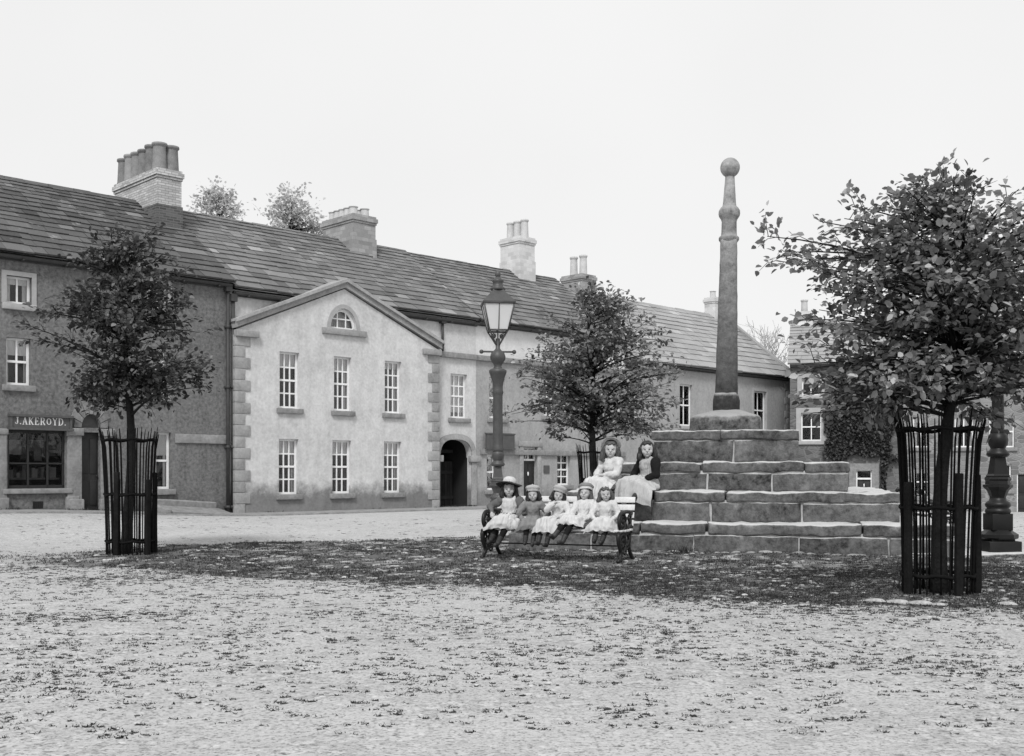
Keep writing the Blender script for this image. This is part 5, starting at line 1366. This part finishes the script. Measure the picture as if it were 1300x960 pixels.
    def folds(c):
        q = c/S; a_ = noise.noise((q.x*13 + q.z*5, q.y*9, q.z*7 + sd2)); b_ = noise.noise((q.x*30 - q.z*12, q.y*22, q.z*15 + sd2))
        return (.015*a_ + .012*(abs(b_)**.7 - .4))*S
    def skirt(m, e):
        g = lambda r_: (r_+e)*S
        for h_, k_, a_ in ((hR,kR,aR),(hL,kL,aL)):
            m.caps(h_ + V(0,.01,.005), g(.105), k_ + V(0,0,.005), g(.078)); hm = lerp(k_, a_, hem)
            m.caps(k_, g(.078), hm, g(.086)); 
        kc, ac = (kR+kL)/2, lerp((kR+kL)/2, (aR+aL)/2, hem)
        m.caps((hR+hL)/2, g(.1), kc, g(.075)); m.caps(kc, g(.075), ac, g(.085*fill)); m.caps(pel + V(-.05,.01,0), g(.1), pel + V(.05,.01,0), g(.1))
        if spread: m.caps(pel + V(.02,-.06,-.02), g(.075), pel + V(spread,-.05,-.045), g(.04)); m.caps(pel + V(.06,-.16,-.02), g(.07), pel + V(spread*.9,-.17,-.06), g(.04))
    def bodice(m, e):
        g = lambda r_: (r_+e)*S
        m.caps(pel + V(0,0,.03), g(.105), wai, g(.088)); m.caps(wai, g(.088), che, g(.1)); m.caps(sR*.85+che*.15, g(.06), sL*.85+che*.15, g(.06)); m.caps(che + V(0,0,.04), g(.07), nec - V(0,0,.02), g(.05))
        m.caps(che - V(0,.012,.02), g(.096), che + V(0,-.01,.035), g(.07)); m.caps(nec - V(0,0,.03), g(.05), nec - V(0,0,.008), g(.042))
    m = MB(); bodice(m, .012 if pina is None else -.006)
    for s_, e, w_ in ((sR,eR,wR),(sL,eL,wL)):
        m.caps(s_, .062*S, lerp(s_,e,.5), .058*S); m.caps(lerp(s_,e,.5), .056*S, e, .048*S)
        if sleeve_len > .6: m.caps(e, .047*S, lerp(e,w_,.75), .04*S); m.caps(lerp(e,w_,.8), .034*S, lerp(e,w_,.97), .03*S)
    if pina is None or skirt_mat is None: skirt(m, -.012)
    dr = remesh(m, 'dress', dress, .011*S, root, 2, folds)
    if skirt_mat is not None: m = MB(); skirt(m, .0); remesh(m, 'underskirt', skirt_mat, .011*S, root, 2, folds)
    # the skirt proper: a draped sheet from the waist over the lap, falling in folds to a ruffled hem
    kc, ac = (kR+kL)/2/S, (aR+aL)/2/S; hm = kc.lerp(ac, hem+.12); kw = (kL-kR).length/S/2
    path = [(Vector((0,-.098+.0*lean,.2)), .1, .02), (Vector((kc.x*.15,-.15,.185)), .135, .06), (Vector((kc.x*.5,-.22,.185+.3*(kc.z-.09))), .165, .09),
            (Vector((kc.x,kc.y-.005,kc.z+.09)), .15+kw, .1), (Vector((lerp(kc.x,hm.x,.4),kc.y-.075,kc.z+.055)), .165+kw, .1), (Vector((lerp(kc.x,hm.x,.7),lerp(kc.y,hm.y,.55)-.1,lerp(kc.z,hm.z,.5)+.015)), .185+kw, .08), (Vector((hm.x,hm.y-.085,hm.z)), .2+kw, .05)]
    NU, NV = 44, 30; vs = []; fs = []
    for j in range(NV+1):
        v_ = j/NV*(len(path)-1); i0 = min(int(v_), len(path)-2); f_ = v_-i0; f_ = f_
        C0, w0, d0 = path[i0]; C1, w1, d1 = path[i0+1]; c = C0.lerp(C1, f_); hwid = lerp(w0, w1, f_)*(1+.12*(fill-1)); dr0 = lerp(d0, d1, f_); t = j/NV
        for i in range(NU+1):
            u = lerp(-1, 1, i/NU); fo = math.sin(u*12+sd2+3.0*noise.noise((u*2, t*2, sd2)))*.014*(t**.8) + .022*noise.noise((u*5, t*4, sd2+3)) + .012*noise.noise((u*11, t*9, sd2+7))
            ext = spread*1.2*max(0, u)**1.5*sm((t-.1)/.5)*(1-.45*t)
            legs = -.03*(1-abs(u))**1.0*math.cos(u*PI)*sm((t-.3)/.3)*0
            edge = abs(u)**2.6
            p = Vector((c.x + u*hwid + ext + fo*.3, c.y + edge*(.07+.05*t) - fo*.8*(t > .6), c.z - edge*dr0*1.15 + fo*(1 if t < .75 else .3) - ext*.25))
            if j >= NV-1: p.z += .012*noise.noise((u*7, sd2, 2.0)) + .006*math.sin(u*15+sd2)
            if p.z < .012 and p.y > -.3: p.z = .012 + .006*noise.noise((u*9, t*9, 1.0))
            vs.append(p*S)
    for j in range(NV):
        for i in range(NU): a_ = j*(NU+1)+i; fs.append((a_, a_+1, a_+NU+2, a_+NU+1))
    m = MB(); m.add(vs, fs, 0, .5, None, True); sk = m.obj('skirt', skirt_mat or pina or dress, root)
    if pina is not None:
        m = MB(); g = lambda r_: (r_+.022)*S
        m.caps(pel + V(0,-.012,.04), g(.1), wai + V(0,-.006,0), g(.086)); m.caps(wai + V(0,-.006,0), g(.086), che + V(0,-.01,-.01), g(.088))
        for sx in (-1,1): m.caps(che + V(sx*.05,-.075,-.01), .028*S, che + V(sx*.085,-.03,.095), .024*S); m.caps(che + V(sx*.085,-.03,.095), .024*S, che + V(sx*.07,.07,.05), .024*S)
        m.caps(che + V(-.035,-.068,.035), .042*S, che + V(.035,-.068,.035), .042*S); m.caps(wai + V(-.04,-.056,.02), .045*S, wai + V(.04,-.056,.02), .045*S); m.ell(tuple(wai + V(0,-.05,.055)), (.085*S,.055*S,.07*S)); m.caps(che + V(-.04,-.066,-.03), .045*S, che + V(.04,-.066,-.03), .045*S)
        if skirt_mat is None: skirt(m, -.008)
        remesh(m, 'pinafore', pina, .011*S, root, 2, folds)
    if sash is not None:
        m = MB(); m.lathe([(.122*S,-.02*S),(.127*S,0),(.122*S,.02*S)], seg=24, cap=False, M=Matrix.Translation(wai - V(0,.004,.02)) @ Matrix.Diagonal((1,.98,1,1))); m.obj('sash', sash, root)
    # ---- hair
    m = MB()
    def he(c, r_): q = MB(); q.ell(c, r_, 16, 12); m.add([hp(*p) for p in q.v], q.f)
    he((0,.03,.024), (.096,.084,.1)); he((0,-.028,.09), (.066,.048,.03)); fx = ((sd2 % 5)-2)*.008; he((-.034+fx,-.056,.074), (.03,.026,.02)); he((.03+fx,-.058,.08), (.03,.026,.014))
    for sx in (-1,1):
        m.caps(hp(sx*.086,.006,.02), .03*S, hp(sx*.1,.01,-.06), .034*S); wv = ((sd2*(3+sx)) % 7 - 3)*.006; m.caps(hp(sx*.1,.01,-.06), .036*S, hp(sx*.106+wv,.0,-.06-hairlen*.35), .031*S); m.caps(hp(sx*.106+wv,.0,-.06-hairlen*.35), .03*S, hp(sx*.1-wv,-.012,-.06-hairlen*(.62+wv*9)), .017*S)
        m.caps(hp(sx*.06,.05,-.02), .045*S, hp(sx*.08,.05,-.06-hairlen), .03*S)
    he((0,.06,-.05), (.088,.05,.1+hairlen*.35))
    HS = lambda c: (.011*noise.noise(((HI @ c).x*55/S, (HI @ c).y*55/S, (HI @ c).z*9/S)) + .005*noise.noise(c*22/S) + .007*noise.noise(c*9/S + Vector((sd2,0,0))))*S
    remesh(m, 'hair', hair, .0085*S, root, 2, HS)
    # ---- hats
    def hatM(z, y, tilt, roll=0): return HM @ Matrix.Translation((0, y*S, z*S)) @ Matrix.Rotation(tilt, 4, 'X') @ Matrix.Rotation(roll, 4, 'Y')
    wob = lambda mb_: None
    if hat == 'brim':
        m = MB(); M4 = hatM(.045, .018, -.32, .08)
        m.lathe([(.095*S,.03*S),(.1*S,.06*S),(.092*S,.1*S),(.06*S,.125*S),(.01*S,.13*S)], seg=24, M=M4, cap=False)
        vs = []; fs = []
        for i, (r_, z) in enumerate(((.094,.03),(.13,.032),(.17,.02),(.195,.0),(.17,.012),(.13,.022),(.094,.02))):
            for k in range(32):
                a_ = 2*PI*k/32; vs.append((r_*S*math.cos(a_), r_*S*math.sin(a_), (z + (.016*math.sin(a_*2+.6)+.01*math.sin(3*a_))*(r_-.09)/.1)*S))
        for i in range(6):
            for k in range(32): fs.append((i*32+k, i*32+(k+1)%32, (i+1)*32+(k+1)%32, (i+1)*32+k))
        m.add(vs[:], fs, 1, .5, M4, True); m.obj('hat', [M_STRAW, M_DARKHAT], root)
    elif hat in ('tam', 'tamg', 'cap'):
        m = MB(); M4 = hatM(.055, .012, -.3, .1 if hat != 'cap' else -.12); mt = M_TAM if hat == 'tam' else M_TAMG
        m.lathe([(.1*S,-.005*S),(.106*S,.02*S),(.118*S,.035*S),(.122*S,.055*S),(.1*S,.085*S),(.05*S,.1*S),(.008*S,.103*S)], seg=24, M=M4, cap=False)
        m.lathe([(.106*S,-.012*S),(.11*S,0),(.108*S,.025*S)], seg=24, mi=1, M=M4, cap=False); m.ell((0,0,.108*S), (.014*S,)*3, 8, 6, 0, .5, M4)
        for i, p in enumerate(m.v):
            n_ = noise.noise(Vector(p)*18/S)*.006*S; m.v[i] = (p[0]+n_, p[1], p[2]+n_)
        m.obj('hat', [mt, M_STRAW if hat == 'cap' else mt], root)
    elif hat == 'halo':
        m = MB(); M4 = hatM(.075, .055, -.95)
        m.lathe([(.085*S,.0),(.09*S,.03*S),(.075*S,.05*S),(.01*S,.055*S)], seg=24, M=M4, cap=False)
        m.lathe([(.085*S,.002*S),(.12*S,.0),(.135*S,-.012*S),(.12*S,-.008*S),(.085*S,-.006*S)], seg=28, M=M4, cap=False); m.obj('hat', M_STRAW, root)
    elif hat == 'bow':
        m = MB()
        for sx in (-1,1): m.add([hp(.02,-.03,.112), hp(.02+sx*.045,-.035,.132), hp(.02+sx*.05,-.03,.1)], [(0,1,2)]); m.ell(tuple(hp(.02+sx*.028,-.03,.116)), (.02*S,.008*S,.011*S), 8, 6)
        m.obj('hair_ribbon', M_STRAW, root)
    return root

def on_bench(lx, ly): q = Vector((lx, ly)); q.rotate(Matrix.Rotation(BR, 2)); return (BL[0]+q.x, BL[1]+q.y, gz(*BL)+.447)
D_ = math.radians
girl(on_bench(-.76, .02), BR + D_(13), 1.08, 'girl in a wide brimmed hat and white pinafore at the left end of the bench',
     (-.235,-.1,.2), (.13,-.17,.16), (-.09,-.3,.1), (.05,-.32,.1), (-.2,-.32,-.16), (-.1,-.36,-.2), (D_(8),D_(4),0), M_HDARK, .1, 'brim', M_MIDGREY, 1, M_COTTON, .22, sash=M_DARKHAT, lean=-.08)
girl(on_bench(-.39, .03), BR + D_(18), .93, 'girl in a plain grey dress and pale tam, second from the left on the bench',
     (-.15,-.13,.12), (.16,-.12,.12), (-.07,-.31,.09), (.07,-.31,.09), (-.1,-.37,-.2), (.02,-.39,-.22), (D_(-6),D_(8),D_(-7)), M_HDARK, .06, 'tam', M_TWEED, 1, None, .2, lean=-.1)
girl(on_bench(.0, .02), BR + D_(-6), .92, 'girl with one hand raised to her chin in the middle of the bench',
     (.015,-.15,.385), (.12,-.17,.19), (-.1,-.32,.1), (.05,-.33,.1), (-.12,-.43,-.2), (.02,-.42,-.22), (D_(26),D_(9),D_(12)), M_HDARK, .06, 'tam', M_COTTON, 1, None, .34, fill=1.25, lean=.12)
girl(on_bench(.39, .03), BR + D_(-8), .97, 'girl in a banded grey cap stretching dark stockinged legs out from the bench',
     (-.1,-.19,.16), (.13,-.17,.15), (-.11,-.33,.13), (.0,-.34,.13), (-.19,-.55,-.09), (-.08,-.5,-.17), (D_(10),D_(-3),D_(5)), M_HMID, .16, 'cap', M_COTTON, 1, None, .06, lean=.2)
girl(on_bench(.73, .02), BR + D_(9), .95, 'smallest bareheaded girl in a puffed white frock at the right end of the bench',
     (-.13,-.19,.15), (.14,-.19,.15), (-.07,-.3,.1), (.08,-.3,.1), (-.1,-.37,-.14), (.01,-.38,-.16), (D_(16),D_(4),D_(-8)), M_HMID, .07, 'bow', M_COTTON, .9, None, .3, fill=1.2)
def on_step(lx, ly): q = Vector((lx, ly)); q.rotate(Matrix.Rotation(XR, 2)); return (XC.x+q.x, XC.y+q.y, .95)
girl(on_step(-1.78, -2.62), XR + D_(-34), 1.3, 'long haired girl all in white, hat pushed back, sitting on a cross step',
     (-.07,-.2,.19), (.05,-.21,.2), (-.08,-.3,.09), (.06,-.31,.09), (-.1,-.38,-.23), (.05,-.37,-.24), (D_(40),D_(2),D_(2)), M_HMID, .22, 'halo', M_COTTON, 1, None, .55, sash=M_COTTON, fill=1.3)
girl(on_step(-1.17, -2.6), XR + D_(-38), 1.3, 'dark haired girl in striped pinafore over black sleeves, sitting on a cross step',
     (-.1,-.19,.17), (.1,-.17,.16), (-.1,-.31,.08), (.03,-.32,.1), (-.16,-.38,-.22), (.02,-.36,-.24), (D_(44),D_(2),D_(-3)), M_HDARK, .16, None, M_BLACKW, 1, M_PINA, .5, M_SKIRT, spread=.2, fill=1.3)
